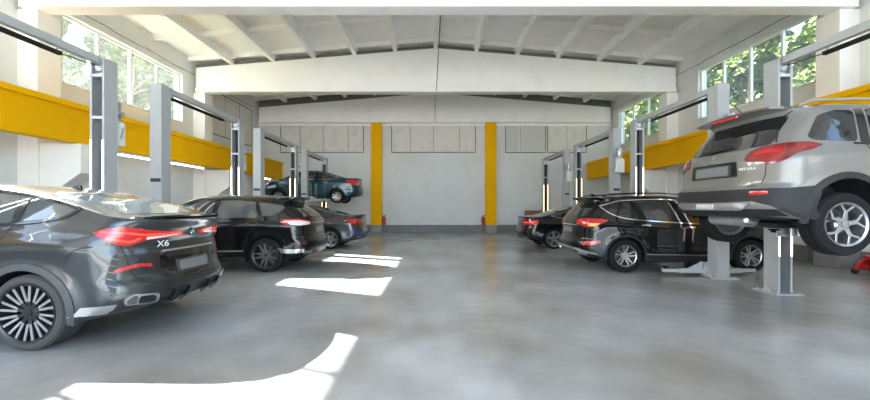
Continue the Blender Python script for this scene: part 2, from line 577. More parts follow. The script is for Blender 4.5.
# roof: sloping slab, longitudinal ribs every 1.5 m, shallow cross ribs
bm = bmesh.new()
xe = WX + WT
for s in (-1, 1):
    ze = RIB0 - SLOPE * xe
    bm_prism(bm, [(X0, RIB0 + 0.32), (X0, RIB0 + 0.5), (X0 + s * xe, ze + 0.5), (X0 + s * xe, ze + 0.32)], 'y', YN, YB + WT)
ceiling = structure(link('ceiling', bm, M['concrete_white']), 'white sloping roof slabs of the hall')
bm = bmesh.new()
for s in (-1, 1):
    for k in range(6):
        x = X0 + s * 1.61 * k
        if k == 0 and s == 1:
            continue
        zc = RIB0 - SLOPE * 1.61 * k
        d = 0.33
        bm_prism(bm, [(x - 0.11, zc + d), (x + 0.11, zc + d), (x + 0.075, zc), (x - 0.075, zc)], 'y', YN, YB)
structure(link('ceiling_rib', bm, M['concrete_white']), 'long roof ribs under the slabs')
bm = bmesh.new()
for t0, t1 in zip(TRUSS, TRUSS[1:]):
    for f in (0.06, 0.35, 0.65, 0.96):
        y = t0 + 0.35 + (t1 - t0 - 0.35) * f
        for s in (-1, 1):
            dp = 0.17
            bm_prism(bm, [(X0, RIB0 + 0.33), (X0 + s * WX, RIB0 + 0.33 - SLOPE * WX), (X0 + s * WX, RIB0 + 0.33 - dp - SLOPE * WX), (X0, RIB0 + 0.33 - dp)],
                     'y', y - 0.06, y + 0.06)
structure(link('ceiling_cross_rib', bm, M['concrete_white']), 'shallow cross ribs under the roof slabs')

for k, y in enumerate(TRUSS):
    bm = bmesh.new()
    zb = 5.94
    lo = 0.14 if k == len(TRUSS) - 1 else 0.0
    xe = WX - 0.12
    bm_prism(bm, [(X0 - xe, zb), (X0 + xe, zb), (X0 + xe, RIBE - lo), (X0, RIB0 - lo), (X0 - xe, RIBE - lo)], 'y', y, y + 0.3)
    bm_prism(bm, [(X0 - xe, zb - 0.001), (X0 + xe, zb - 0.001), (X0 + xe, zb + 0.16), (X0 - xe, zb + 0.16)], 'y', y - 0.05, y + 0.35)
    bm2 = bmesh.new()  # dark strips drawn where the gap over the beam lies in shade
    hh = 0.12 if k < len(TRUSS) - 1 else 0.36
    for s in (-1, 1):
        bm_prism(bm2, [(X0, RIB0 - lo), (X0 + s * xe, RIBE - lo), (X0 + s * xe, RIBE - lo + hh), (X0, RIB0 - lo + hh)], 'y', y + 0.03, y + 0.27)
    structure(link('gap_shade_strip', bm2, M['gap_shade']), 'dark strip standing for the shade between a roof beam and the slabs')
    structure(link('roof_beam', bm, M['concrete_white'], bevel=0.012),
              ['roof beam by the open gate end', 'roof beam over the near bay', 'roof beam at the top of the picture', 'middle white gable roof beam', 'far white gable roof beam at the back wall'][k])

# pillars (pilasters) with corbels under the crane beams
PIL = [-4.1, 2.2, 8.55, 14.85]
for s, side in ((-1, 'left'), (1, 'right')):
    for k, y in enumerate(PIL):
        bm = bmesh.new()
        xi = X0 + s * 9.15
        xw = X0 + s * (WX + 0.02)
        bm_box(bm, min(xi, xw), max(xi, xw), y, y + 0.55, 0.42, 5.94)
        xc = X0 + s * 8.22
        z0, z1 = 2.2, 2.88
        bm_prism(bm, [(xi, 1.55), (xi, z1), (xc, z1), (xc, z0)], 'y', y + 0.06, y + 0.49)
        p = structure(link('pillar', bm, M['concrete_white'], bevel=0.015), 'white wall pillar with a corbel, %s side, %s' % (side, ['by the gate', 'near bay', 'first in view', 'second in view'][k]))
        bm = bmesh.new()
        bm_box(bm, min(xi - s * 0.03, xw), max(xi - s * 0.03, xw), y - 0.03, y + 0.58, 0, 0.42)
        link('plinth', bm, M['plinth'], p, bevel=0.01)

# crane runway beams
for s, side in ((-1, 'left'), (1, 'right')):
    bm = bmesh.new()
    xf = X0 + s * 8.32
    xo = X0 + s * 8.9
    z0, z1 = 2.89, 3.80
    bm_box(bm, min(xf, xf + s * 0.22), max(xf, xf + s * 0.22), YN, YB - 0.02, z0, z1 - 0.12)
    bm_box(bm, min(xf - s * 0.06, xo), max(xf - s * 0.06, xo), YN, YB - 0.02, z1 - 0.13, z1)
    structure(link('crane_beam', bm, M['yellow'], bevel=0.012), 'long yellow crane runway beam on the %s wall' % side)
    bm = bmesh.new()
    for y in (11.0, 5.0, 17.2):
        bm_box(bm, xf - s * 0.004 - 0.002, xf - s * 0.004 + 0.002, y, y + 0.012, z0 + 0.01, z1 - 0.13)
    structure(link('trim_%d' % (1 if s < 0 else 2), bm, M['crack']), 'joint lines in the %s crane beam' % side)

# bases
bm = bmesh.new()
bm_box(bm, X0 - WX, X0 + WX, YB - 0.03, YB + 0.01, 0, 0.41)
structure(link('baseboard_back', bm, M['base'], bevel=0.004), 'dark grey base band on the back wall')
for s, side in ((-1, 'left'), (1, 'right')):
    bm = bmesh.new()
    xa, xb = sorted((X0 + s * (WX - 0.025), X0 + s * (WX + 0.01)))
    bm_box(bm, xa, xb, YN, YB - 0.03, 0, 0.41)
    structure(link('baseboard_' + side, bm, M['base'], bevel=0.004), 'dark grey base band on the %s wall' % side)

# yellow pillars on the back wall
def back_x(px, d=YB):
    return (px - 432) * d / FPX
def back_z(py, d=YB):
    return 1.44 + (206 - py) * d / FPX
for px, nm in ((376.3, 'left'), (491, 'right')):
    xc = back_x(px, 20.25)
    bm = bmesh.new()
    bm_box(bm, xc - 0.29, xc + 0.29, YB - 0.26, YB + 0.01, 0.42, 5.94)
    p = structure(link('pillar', bm, M['yellow'], bevel=0.012), 'yellow pillar on the back wall, %s one' % nm)
    bm = bmesh.new()
    bm_box(bm, xc - 0.295, xc + 0.295, YB - 0.265, YB + 0.01, 0, 0.42)
    link('plinth', bm, M['plinth'], p, bevel=0.008)

# framed panels high on the back wall
def back_panel(px0, px1, py0, py1, divs, m, n):
    x0, x1 = back_x(px0), back_x(px1)
    z0, z1 = back_z(py1), back_z(py0)
    bm = bmesh.new()
    bm_box(bm, x0, x1, YB - 0.015, YB + 0.01, z0, z1)
    p = structure(link('trim_%d' % n, bm, m), 'framed panel row high on the back wall')
    bm = bmesh.new()
    w = 0.045
    bm_box(bm, x0 - w, x1 + w, YB - 0.02, YB + 0.01, z0 - w, z0)
    bm_box(bm, x0 - w, x0, YB - 0.02, YB + 0.01, z0, z1)
    bm_box(bm, x1, x1 + w, YB - 0.02, YB + 0.01, z0, z1)
    link('dark_joint', bm, M['crack'], p)
    bm = bmesh.new()
    for d in divs:
        xd = back_x(d)
        bm_box(bm, xd - 0.06, xd + 0.06, YB - 0.06, YB, z0, z1)
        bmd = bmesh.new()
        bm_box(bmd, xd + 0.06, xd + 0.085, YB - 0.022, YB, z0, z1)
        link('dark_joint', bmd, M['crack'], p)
    bm_box(bm, x0 - 0.02, x1 + 0.02, YB - 0.05, YB, z0, z0 + 0.06)
    link('mullion', bm, M['panel'], p, bevel=0.006)
back_panel(281, 363, 126, 152, (299, 322, 347), M['panel'], 3)
back_panel(392, 475, 126, 152, (409, 432, 458), M['panel'], 4)
back_panel(506, 545, 126, 152, (519,), M['speckled'], 5)
back_panel(548, 586, 126, 152, (566,), M['panel'], 6)
bm = bmesh.new()
bm_box(bm, X0 - WX, X0 + WX, YB - 0.07, YB, back_z(126), back_z(122))
structure(link('trim_7', bm, M['concrete_white']), 'ledge over the back wall panels')

# conduit down the ridge and along the right wall
bm = bmesh.new()
xr_ = X0 + 0.02
bm_tube(bm, [(xr_ + 0.12, 9.2, RIB0 - 0.03), (xr_ + 0.1, 14.7, RIB0 - 0.03), (xr_ + 0.08, 14.72, RIB0 - 0.2), (xr_, 14.735, 5.96)], 0.014, 6)
bm_tube(bm, [(xr_, 20.16, RIB0 - 0.25), (xr_, 20.13, 5.96)], 0.012, 6)
structure(link('trim_8', bm, M['crack'], smooth=True), 'thin dark cable run along the roof ridge')
for s, n in ((-1, 9), (1, 10)):
    bm = bmesh.new()
    x = X0 + s * (WX - 0.03)
    pts = [(x, y, 6.62 + 0.015 * math.sin(y * 3.1) + 0.01 * math.sin(y * 7.7)) for y in np.arange(8.8, 20.2, 0.3)]
    bm_tube(bm, pts, 0.011, 5)
    structure(link('trim_%d' % n, bm, M['crack'], smooth=True), 'thin cable clipped along the top of the %s wall' % ('left' if s < 0 else 'right'))

# lamp tubes on the walls under the crane beams
def tube_lamp(s, y0, y1, label):
    x = X0 + s * 8.5
    t = thing('tube_lamp', label, 'lamp', (x, (y0 + y1) / 2, 2.83), 0, 'tube lamps under the crane beams')
    h = (y1 - y0) / 2
    bm = bmesh.new()
    bm_box(bm, -0.045, 0.045, -h, h, 0.0, 0.06)
    link('lamp_housing', bm, M['frame'], t, bevel=0.006)
    bm = bmesh.new()
    bm_tube(bm, [(0, -h + 0.02, -0.012), (0, h - 0.02, -0.012)], 0.022, 10)
    link('tube', bm, M['tube'], t, smooth=True)
for s, y0, y1, lb in ((-1, 9.75, 11.2, 'lit white lamp tube under the left crane beam, nearest of three, behind the nearest lift'),
                      (-1, 11.9, 13.7, 'lit white lamp tube under the left crane beam, middle of three'),
                      (-1, 17.6, 19.4, 'lit white lamp tube under the left crane beam, farthest of three'),):
    tube_lamp(s, y0, y1, lb)

# fire extinguishers beside the yellow pillars
def extinguisher(px, label):
    x = back_x(px)
    t = thing('fire_extinguisher', label, 'fire extinguisher', (x, YB - 0.13, 0.42), 0, 'fire extinguishers on the back wall')
    bm = bmesh.new()
    bm_lathe(bm, [(0.001, 0), (0.075, 0.0), (0.082, 0.02), (0.082, 0.36), (0.07, 0.41), (0.03, 0.445), (0.028, 0.47), (0.001, 0.47)], 20, 'z')
    link('cylinder', bm, M['red'], t, smooth=True)
    bm = bmesh.new()
    bm_box(bm, -0.03, 0.03, -0.025, 0.025, 0.465, 0.51)
    bm_box(bm, -0.015, 0.09, -0.012, 0.012, 0.505, 0.525)
    link('valve_handle', bm, M['black'], t, bevel=0.004)
    bm = bmesh.new()
    bm_tube(bm, [(-0.03, 0, 0.49), (-0.09, 0, 0.47), (-0.105, 0, 0.38), (-0.1, 0, 0.15)], 0.011, 8)
    link('hose', bm, M['rubber'], t, smooth=True)
    bm = bmesh.new()
    bm_box(bm, -0.06, 0.06, 0.08, 0.125, 0.1, 0.13)
    bm_box(bm, -0.09, 0.09, 0.05, 0.125, 0.28, 0.31)
    bm_box(bm, -0.02, 0.02, 0.085, 0.125, 0.12, 0.30)
    link('wall_bracket', bm, M['black'], t)
extinguisher(384.6, 'red fire extinguisher right of the left yellow pillar')
extinguisher(482.9, 'red fire extinguisher left of the right yellow pillar')

# wooden crate by the back wall, right
t = thing('wooden_crate', 'brown wooden crate on a stand against the back wall behind the black sedan', 'crate', (back_x(535, 20.0), 20.05, 0))
bm = bmesh.new()
bm_box(bm, -0.5, 0.5, -0.2, 0.2, 0.85, 1.2)
for i in range(3):
    bm_box(bm, -0.51, 0.51, -0.215, -0.2, 0.86 + i * 0.115, 0.96 + i * 0.115)
link('box', bm, M['wood'], t, bevel=0.006)
bm = bmesh.new()
for sx in (-0.45, 0.45):
    for sy in (-0.16, 0.16):
        bm_box(bm, sx - 0.03, sx + 0.03, sy - 0.03, sy + 0.03, 0, 0.85)
bm_box(bm, -0.5, 0.5, -0.2, 0.2, 0.8, 0.86)
link('stand', bm, M['black'], t)

# red trolley jack at the right edge
t = thing('trolley_jack', 'red trolley jack on the floor at the right edge', 'jack', (9.27, 7.8, 0), 0.1 + PI)
bm = bmesh.new()
bm_prism(bm, [(-0.36, 0.1), (-0.36, 0.2), (-0.2, 0.34), (0.1, 0.36), (0.3, 0.22), (0.36, 0.1)], 'y', -0.15, -0.1)
bm_prism(bm, [(-0.36, 0.1), (-0.36, 0.2), (-0.2, 0.34), (0.1, 0.36), (0.3, 0.22), (0.36, 0.1)], 'y', 0.1, 0.15)
bm_box(bm, -0.3, 0.3, -0.12, 0.12, 0.14, 0.2)
link('chassis', bm, M['red'], t, bevel=0.008)
bm = bmesh.new()
bm_prism(bm, [(-0.26, 0.2), (-0.2, 0.3), (0.25, 0.4), (0.28, 0.34)], 'y', -0.05, 0.05)
bm_lathe(bm, [(0.001, 0.39), (0.06, 0.39), (0.06, 0.42), (0.001, 0.42)], 16, 'z', (0.24, 0, 0))
link('lift_arm', bm, M['red'], t, bevel=0.006)
for x in (-0.3, 0.3):
    for y in (-0.17, 0.17):
        bm = bmesh.new()
        bm_lathe(bm, [(0.001, -0.025), (0.065, -0.025), (0.07, -0.015), (0.07, 0.015), (0.065, 0.025), (0.001, 0.025)], 18, 'y', (x, y, 0.07))
        link('wheel', bm, M['black'], t, smooth=True)
bm = bmesh.new()
bm_tube(bm, [(-0.28, 0, 0.25), (-0.36, 0, 0.98)], 0.018, 8)
link('handle', bm, M['black'], t, smooth=True)

# ------------------------------------------------------------------ two-post lifts
LX = 5.51                  # inner face of the columns from the centre line
CW, CD = 0.235, 0.27       # column size in X and in Y
CH = 3.86
SPAN = 3.0
PITCH = 4.3
LIFT_Y = [7.43 + PITCH * (i - 1) for i in range(4)]     # front of the near column

def column_bm():
    """Open channel: x 0..CW, back plate at y=0, open side at y=CD (facing the lift's middle, +y)."""
    bm = bmesh.new()
    w = 0.012
    bm_box(bm, 0, CW, 0, w, 0.02, CH)
    bm_box(bm, 0, w, w, CD, 0.02, CH)
    bm_box(bm, CW - w, CW, w, CD, 0.02, CH)
    bm_box(bm, w, 0.036, CD - w, CD, 0.02, CH)
    bm_box(bm, CW - 0.036, CW - w, CD - w, CD, 0.02, CH)
    bm_box(bm, 0, CW, 0, CD, CH - 0.012, CH)
    return bm

def add_column(t, far, warm, carriage_z, unit, s):
    """Column at local origin t; far columns are turned to open towards the camera side."""
    o = link('column', column_bm(), M['steel'], t, bevel=0.003)
    if far:
        o.location = (CW, SPAN + CD, 0)
        o.rotation_euler = (0, 0, PI)
    bm = bmesh.new()
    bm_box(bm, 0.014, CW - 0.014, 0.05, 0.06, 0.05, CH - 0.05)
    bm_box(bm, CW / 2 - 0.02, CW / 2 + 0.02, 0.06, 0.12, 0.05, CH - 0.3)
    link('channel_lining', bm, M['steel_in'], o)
    for z in (3.56, 2.87):
        bm = bmesh.new()
        bm_box(bm, 0.014, CW - 0.014, CD - 0.06, CD - 0.004, z, z + 0.045)
        link('stiffener_plate', bm, M['plate_steel'], o)
    bm = bmesh.new()
    bm_lathe(bm, [(0.001, -0.02), (0.07, -0.02), (0.07, 0.02), (0.001, 0.02)], 20, 'y', (CW / 2, CD - 0.05, CH - 0.13))
    bm_box(bm, 0.02, CW - 0.02, CD - 0.09, CD - 0.07, CH - 0.28, CH - 0.02)
    link('pulley', bm, M['motor'], o, smooth=True)
    for x in (0.010, CW - 0.027):
        bm = bmesh.new()
        bm_box(bm, x, x + 0.017, CD + 0.001, CD + 0.011, 0.62, 2.52)
        link('led_strip', bm, M['led_warm' if warm else 'led_cool'], o)
    bm = bmesh.new()
    bm_box(bm, -0.11, CW + 0.11, -0.1, CD + 0.1, 0, 0.02)
    for x in (-0.06, CW + 0.06):
        for y in (-0.05, CD + 0.05):
            bm_lathe(bm, [(0.001, 0.02), (0.018, 0.02), (0.018, 0.045), (0.001, 0.045)], 8, 'z', (x, y, 0))
    for x in (-0.07, CW + 0.062):
        bm_prism(bm, [(0.03, 0.02), (0.24, 0.02), (0.135, 0.16)], 'x', x, x + 0.008)
    link('base_plate', bm, M['steel'], o, bevel=0.002)
    # carriage with arm pivots
    bm = bmesh.new()
    cz = carriage_z
    bm_box(bm, 0.04, CW - 0.04, 0.1, CD + 0.03, cz, cz + 0.62)
    bm_box(bm, -0.05, CW + 0.05, CD + 0.02, CD + 0.09, cz, cz + 0.16)
    link('carriage', bm, M['steel'], o, bevel=0.004)
    # lettering plates
    bm = bmesh.new()
    bm_box(bm, 0.02, CW - 0.02, -0.004, 0.001, 1.92, 1.99)
    link('black_sign', bm, M['black'], o)
    if unit:
        bm = bmesh.new()
        bm_lathe(bm, [(0.001, 2.96), (0.075, 2.96), (0.08, 2.98), (0.08, 3.2), (0.07, 3.24), (0.001, 3.25)], 24, 'z', (CW * 0.62, -0.12, 0))
        bm_lathe(bm, [(0.001, -0.06), (0.045, -0.06), (0.045, 0.06), (0.001, 0.06)], 16, 'x', (CW * 0.2, -0.1, 3.02))
        bm_box(bm, CW * 0.2, CW * 0.95, -0.12, 0, 2.9, 2.98)
        bm_tube(bm, [(CW * 0.3, -0.08, 2.95), (CW * 0.05, -0.13, 2.8), (CW * 0.1, -0.08, 2.6)], 0.012, 8)
        u = link('power_unit', bm, M['motor'], o, smooth=True)
        bm = bmesh.new()
        bm_box(bm, 0.03, CW + 0.03, -0.2, -0.02, 2.47, 2.9)
        link('oil_tank', bm, M['tank'], u, bevel=0.02)
    return o

def add_arm(t, far, direction, z, length, swing, drop=True):
    """Telescopic lifting arm from a column's carriage. direction +1/-1 along x, swing = angle towards the car."""
    y0 = CD + 0.06 if not far else SPAN - 0.06
    x0 = CW * 0.5 + direction * 0.12
    yd = 1 if not far else -1
    a = swing
    dx, dy = direction * math.cos(a), yd * math.sin(a)
    bm = bmesh.new()
    bm_box(bm, 0, length * 0.62, -0.055, 0.055, -0.045, 0.045)
    bm_box(bm, length * 0.5, length, -0.04, 0.04, -0.032, 0.032)
    bm_lathe(bm, [(0.001, -0.07), (0.075, -0.07), (0.075, 0.09), (0.001, 0.09)], 20, 'z', (0, 0, 0))
    bm_prism(bm, [(0.06, 0.045), (0.36, 0.045), (0.06, 0.2)], 'y', -0.012, 0.012)
    o = link('arm', bm, M['steel'], t, loc=(x0, y0, z), rot=(0, 0, math.atan2(dy, dx)), bevel=0.004)
    bm = bmesh.new()
    bm_lathe(bm, [(0.001, 0.03), (0.03, 0.03), (0.03, 0.06), (0.062, 0.062), (0.065, 0.085), (0.001, 0.085)], 20, 'z', (length - 0.06, 0, 0))
    link('pad', bm, M['rubber'], o, smooth=True)
    bm = bmesh.new()
    bm_lathe(bm, [(0.001, -0.05), (0.035, -0.05), (0.035, 0.17), (0.001, 0.17)], 16, 'z', (0.02, 0.115 * direction * yd, 0.0))
    bm_lathe(bm, [(0.001, -0.05), (0.03, -0.05), (0.03, 0.13), (0.001, 0.13)], 16, 'z', (0.1, 0.115 * direction * yd, 0.0))
    link('pivot_lock', bm, M['motor'], o, smooth=True)

LIFT_LABEL = {
    (-1, 0): 'grey two-post car lift around the nearest car on the left',
    (-1, 1): 'grey two-post car lift around the black crossover on the left',
    (-1, 2): 'grey two-post car lift around the dark grey sedan on the left',
    (-1, 3): 'grey two-post car lift holding up the teal sedan on the left',
    (1, 0): 'grey two-post car lift holding up the silver crossover on the right',
    (1, 1): 'grey two-post car lift around the black crossover on the right',
    (1, 2): 'grey two-post car lift around the black sedan on the right',
    (1, 3): 'grey two-post car lift standing free by the back wall on the right',
}
def lift(s, i, warm, raise_z, lx):
    y = LIFT_Y[i]
    xl = X0 + s * lx if s > 0 else X0 - lx - CW
    t = thing('two_post_lift', LIFT_LABEL[(s, i)], 'car lift', (xl, y, 0), 0, 'two-post car lifts')
    raised = raise_z > 0.5
    cz = 0.12 if not raised else raise_z
    add_column(t, False, warm, cz, s > 0, s)
    add_column(t, True, warm, cz, s < 0, s)
    bm = bmesh.new()
    bm_box(bm, CW / 2 - 0.045, CW / 2 + 0.045, 0.02, SPAN + CD - 0.02, CH - 0.09, CH + 0.03)
    bm_box(bm, CW / 2 - 0.08, CW / 2 + 0.08, 0.0, 0.25, CH - 0.0, CH + 0.02)
    bm_box(bm, CW / 2 - 0.08, CW / 2 + 0.08, SPAN + CD - 0.25, SPAN + CD, CH - 0.0, CH + 0.02)
    link('overhead_beam', bm, M['steel'], t, bevel=0.004)
    bm = bmesh.new()
    bm_box(bm, CW / 2 - 0.035, CW / 2 + 0.035, 0.42, SPAN * 0.8, CH - 0.2, CH - 0.145)
    o = link('safety_bar', bm, M['rubber'], t, bevel=0.01)
    for yy in (0.46, SPAN * 0.78):
        bm = bmesh.new()
        bm_box(bm, CW / 2 - 0.008, CW / 2 + 0.008, yy, yy + 0.02, CH - 0.15, CH - 0.085)
        link('hanger', bm, M['steel'], o)
    bm = bmesh.new()
    bm_tube(bm, [(CW * 0.5, SPAN * 0.8, CH - 0.17), (CW * 0.5, SPAN - 0.05, CH - 0.13), (CW * 0.5, SPAN + 0.06, CH - 0.1)], 0.008, 6)
    link('cable', bm, M['black'], t)
    for far in (False, True):
        for d in (-1, 1):
            if raised:
                add_arm(t, far, d, raise_z + 0.07, 0.92, 0.72)
            else:
                add_arm(t, far, d, 0.1, 0.85, 0.10)
    return t
for s in (-1, 1):
    for i in range(4):
        rz = {(-1, 3): 1.635, (1, 0): 0.95}.get((s, i), 0)
        lift(s, i, (s, i) in ((-1, 2), (-1, 3), (1, 2), (1, 3)), rz, LX)

# ------------------------------------------------------------------ cars
# Car space: x = 0 at the rear end, +x forward, +y left, z up from the ground.
def curve(pts):
    """Monotone cubic through (x, y) points, flat outside."""
    pts = sorted(pts)
    xs = np.array([p[0] for p in pts], float)
    ys = np.array([p[1] for p in pts], float)
    if len(xs) == 1:
        return lambda q: np.full_like(np.asarray(q, float), ys[0])
    h = np.diff(xs)
    d = np.diff(ys) / h
    m = np.zeros_like(xs)
    m[0], m[-1] = d[0], d[-1]
    for i in range(1, len(xs) - 1):
        if d[i - 1] * d[i] > 0:
            w1, w2 = 2 * h[i] + h[i - 1], h[i] + 2 * h[i - 1]
            m[i] = (w1 + w2) / (w1 / d[i - 1] + w2 / d[i])
    def f(q):
        q = np.clip(np.asarray(q, float), xs[0], xs[-1])
        i = np.clip(np.searchsorted(xs, q, side='right') - 1, 0, len(xs) - 2)
        t = (q - xs[i]) / h[i]
        return ((1 + 2 * t) * (1 - t) ** 2 * ys[i] + t * (1 - t) ** 2 * h[i] * m[i] +
                t * t * (3 - 2 * t) * ys[i + 1] + t * t * (t - 1) * h[i] * m[i + 1])
    return f

class Body:
    N_CAP, N_SIDE, N_FRONT, N_ROW, N_TOP = 16, 84, 12, 44, 9
    def __init__(s, S):
        s.S = S
        s.L, s.hw = S['L'], S['W'] / 2
        s.xr, s.xf = curve(S['xr']), curve(S['xf'])
        s.zc, s.zb = curve(S['top']), curve(S['zb'])
        s.plan, s.g = curve(S['plan']), curve(S['g'])
        s.H = curve(S['H'])
        s.D = curve(S['D']) if isinstance(S['D'], list) else (lambda z, d=S['D']: np.full_like(np.asarray(z, float), d))
        s.Df = S.get('Df', 0.55)
        s.p, s.pf = S.get('p', 3.0), S.get('pf', 2.6)
        s.axles = [S['axle'], S['axle'] + S['wb']]
        s.lines = [(curve(l[0]), l[1], l[2], l[3], l[4]) for l in S.get('lines', [])]
        th = np.linspace(0, PI / 2, s.N_CAP)
        tf = np.linspace(0, PI / 2, s.N_FRONT)[::-1]
        s.kind = np.concatenate([np.zeros(s.N_CAP), np.ones(s.N_SIDE), np.full(s.N_FRONT, 2)])
        s.par = np.concatenate([th, np.linspace(0, 1, s.N_SIDE + 2)[1:-1], tf])
    def W(s, x, z):
        w = s.hw * s.plan(x) * s.g(z)
        for ax in s.axles:
            r = np.sqrt((x - ax) ** 2 + (z - s.S['R']) ** 2)
            w = w + s.S.get('flare', 0.012) * np.exp(-((r - s.S['Ra']) / 0.10) ** 2) * (z > s.S['R'] - 0.4)
        for zl, amp, wid, xa, xb in s.lines:
            fade = np.clip((x - xa) / 0.25, 0, 1) * np.clip((xb - x) / 0.25, 0, 1)
            w = w + amp * np.exp(-(np.maximum(z - zl(x), 0) / wid) ** 2 - (np.minimum(z - zl(x), 0) / (wid * 2.5)) ** 2) * fade
        return w
    def outline(s, z, idx=None):
        """x, y of every outline column at heights z (array, one per column)."""
        k, q = (s.kind, s.par) if idx is None else (s.kind[idx], s.par[idx])
        z = np.asarray(z, float)
        xr, xf, D = s.xr(z), s.xf(z), s.D(z)
        xa, xb = xr + D, xf - s.Df
        x_side = xa + q * (xb - xa)
        wr, wf = s.W(xa, z), s.W(xb, z)
        x = np.where(k == 0, xr + D * (1 - np.cos(q)), np.where(k == 1, x_side, xf - s.Df * (1 - np.cos(q))))
        sn = np.sin(np.clip(q, 0, PI / 2))
        y = np.where(k == 0, wr * sn ** (2 / s.p), np.where(k == 1, s.W(x_side, z), wf * sn ** (2 / s.pf)))
        return x, y
    def f(s, r):
        return 1 - np.sqrt(np.clip(1 - np.clip(r, 0, 1) ** s.S.get('ptop', 2.6), 0, 1))
    def top_z(s, x, y):
        zc, H = s.zc(x), s.H(x)
        wf = s.W(x, zc - H)
        return zc - H * s.f(np.abs(y) / wf)
    def edge(s):
        z = np.full(s.kind.shape, 1.0)
        for it in range(60):
            x, y = s.outline(z)
            zn = s.top_z(x, y)
            zn = np.where(s.kind == 1, s.zc(x) - s.H(x), zn)
            z = z + 0.35 * (zn - z)
        return z
    def build_mesh(s):
        ze = s.edge()
        x0, _ = s.outline(np.full_like(ze, 0.4))
        zb = s.zb(x0)
        ncol = len(ze)
        bm = bmesh.new()
        rows = []
        for j in range(s.N_ROW + 1):
            t = j / s.N_ROW
            z = zb + (ze - zb) * t
            x, y = s.outline(z)
            rows.append((x, y, z))
        grid = {}
        for sg in (1, -1):
            for j, (x, y, z) in enumerate(rows):
                for a in range(ncol):
                    if sg == -1 and y[a] < 1e-5:
                        grid[sg, j, a] = grid[1, j, a]
                    else:
                        grid[sg, j, a] = bm.verts.new((x[a], sg * y[a], z[a]))
            for j in range(s.N_ROW):
                for a in range(ncol - 1):
                    q = [grid[sg, j, a], grid[sg, j, a + 1], grid[sg, j + 1, a + 1], grid[sg, j + 1, a]]
                    try:
                        bm.faces.new(q if sg == -1 else q[::-1])
                    except ValueError:
                        pass
        # top: lateral lines from left edge to right edge
        x, y, z = rows[-1]
        K = s.N_TOP
        lines = []
        for a in range(ncol):
            ln = [grid[1, s.N_ROW, a]]
            if y[a] > 1e-5:
                th = np.linspace(PI / 2, 0, K + 1)[1:]
                rr = np.sin(th) ** (2 / s.S.get('ptop', 2.6))
                yy = y[a] * rr
                if s.kind[a] != 1:
                    yy = y[a] * np.linspace(1, 0, K + 1)[1:]
                half = [(x[a], float(v), float(s.top_z(np.array([x[a]]), np.array([v]))[0])) for v in yy]
                vs = [bm.verts.new(p) for p in half]
                ln += vs
                ln += [bm.verts.new((p[0], -p[1], p[2])) for p in half[:-1]][::-1]
                ln.append(grid[-1, s.N_ROW, a])
            lines.append(ln)
        for a in range(ncol - 1):
            A, B = lines[a], lines[a + 1]
            if len(A) == 1:
                for i in range(len(B) - 1):
                    bm.faces.new((A[0], B[i + 1], B[i]))
            elif len(B) == 1:
                for i in range(len(A) - 1):
                    bm.faces.new((B[0], A[i], A[i + 1]))
            else:
                for i in range(len(A) - 1):
                    bm.faces.new((A[i], A[i + 1], B[i + 1], B[i]))
        # underside
        under = []
        for a in range(ncol - 1):
            q = [grid[1, 0, a], grid[1, 0, a + 1], grid[-1, 0, a + 1], grid[-1, 0, a]]
            u = []
            for v in q:
                if v not in u:
                    u.append(v)
            if len(u) >= 3:
                under.append(bm.faces.new(u))
        for fc in under:
            fc.material_index = 1
        bmesh.ops.recalc_face_normals(bm, faces=bm.faces)
        return bm
    def wrap_table(s, z):
        x, y = s.outline(np.full(s.kind.shape, z))
        ln = np.concatenate([[0], np.cumsum(np.hypot(np.diff(x), np.diff(y)))])
        return ln, x, y
    def wrap(s, q, z):
        ln, x, y = s.wrap_table(z)
        a = abs(q)
        px, py = np.interp(a, ln, x), np.interp(a, ln, y)
        e = 0.012
        tx = np.interp(a + e, ln, x) - np.interp(a - e, ln, x)
        ty = np.interp(a + e, ln, y) - (np.interp(a - e, ln, y) if a > e else -np.interp(e - a, ln, y))
        ln2, x2, y2 = s.wrap_table(z + 0.012)
        up = Vector((np.interp(a, ln2, x2) - px, np.interp(a, ln2, y2) - py, 0.012))
        n = Vector((tx, ty, 0)).cross(up)
        n.normalize()
        sg = 1 if q >= 0 else -1
        P = Vector((px, py, z))
        if n.dot(Vector((px - 1.3, py, 0))) < 0:
            n = -n
        return Vector((P.x, sg * P.y, P.z)), Vector((n.x, sg * n.y, n.z))

def spline_poly(pts, n=6):
    """Closed Catmull-Rom through pts."""
    out = []
    N = len(pts)
    for i in range(N):
        p0, p1, p2, p3 = (Vector((*pts[(i + k - 1) % N], 0)) for k in range(4))
        for k in range(n):
            t = k / n
            v = 0.5 * ((2 * p1) + (p2 - p0) * t + (2 * p0 - 5 * p1 + 4 * p2 - p3) * t * t + (3 * p1 - p0 - 3 * p2 + p3) * t ** 3)
            out.append((v.x, v.y))
    return out

def round_poly(pts, r, n=4):
    """Round the corners of a polygon."""
    out = []
    N = len(pts)
    for i in range(N):
        a, b, c = Vector(pts[i - 1]), Vector(pts[i]), Vector(pts[(i + 1) % N])
        d1, d2 = (a - b), (c - b)
        k = min(r, d1.length * 0.45, d2.length * 0.45)
        p, q = b + d1.normalized() * k, b + d2.normalized() * k
        for j in range(n + 1):
            t = j / n
            v = (1 - t) ** 2 * p + 2 * t * (1 - t) * b + t * t * q
            out.append((v.x, v.y))
    return out

def strip_poly(pts, w):
    """Polygon of width w along an open polyline."""
    P = [Vector(p) for p in pts]
    l, r = [], []
    for i, p in enumerate(P):
        t = (P[min(i + 1, len(P) - 1)] - P[max(i - 1, 0)]).normalized()
        n = Vector((-t.y, t.x))
        ww = w[i] if isinstance(w, (list, tuple)) else w
        l.append(p + n * ww / 2)
        r.append(p - n * ww / 2)
    return [(v.x, v.y) for v in l + r[::-1]]

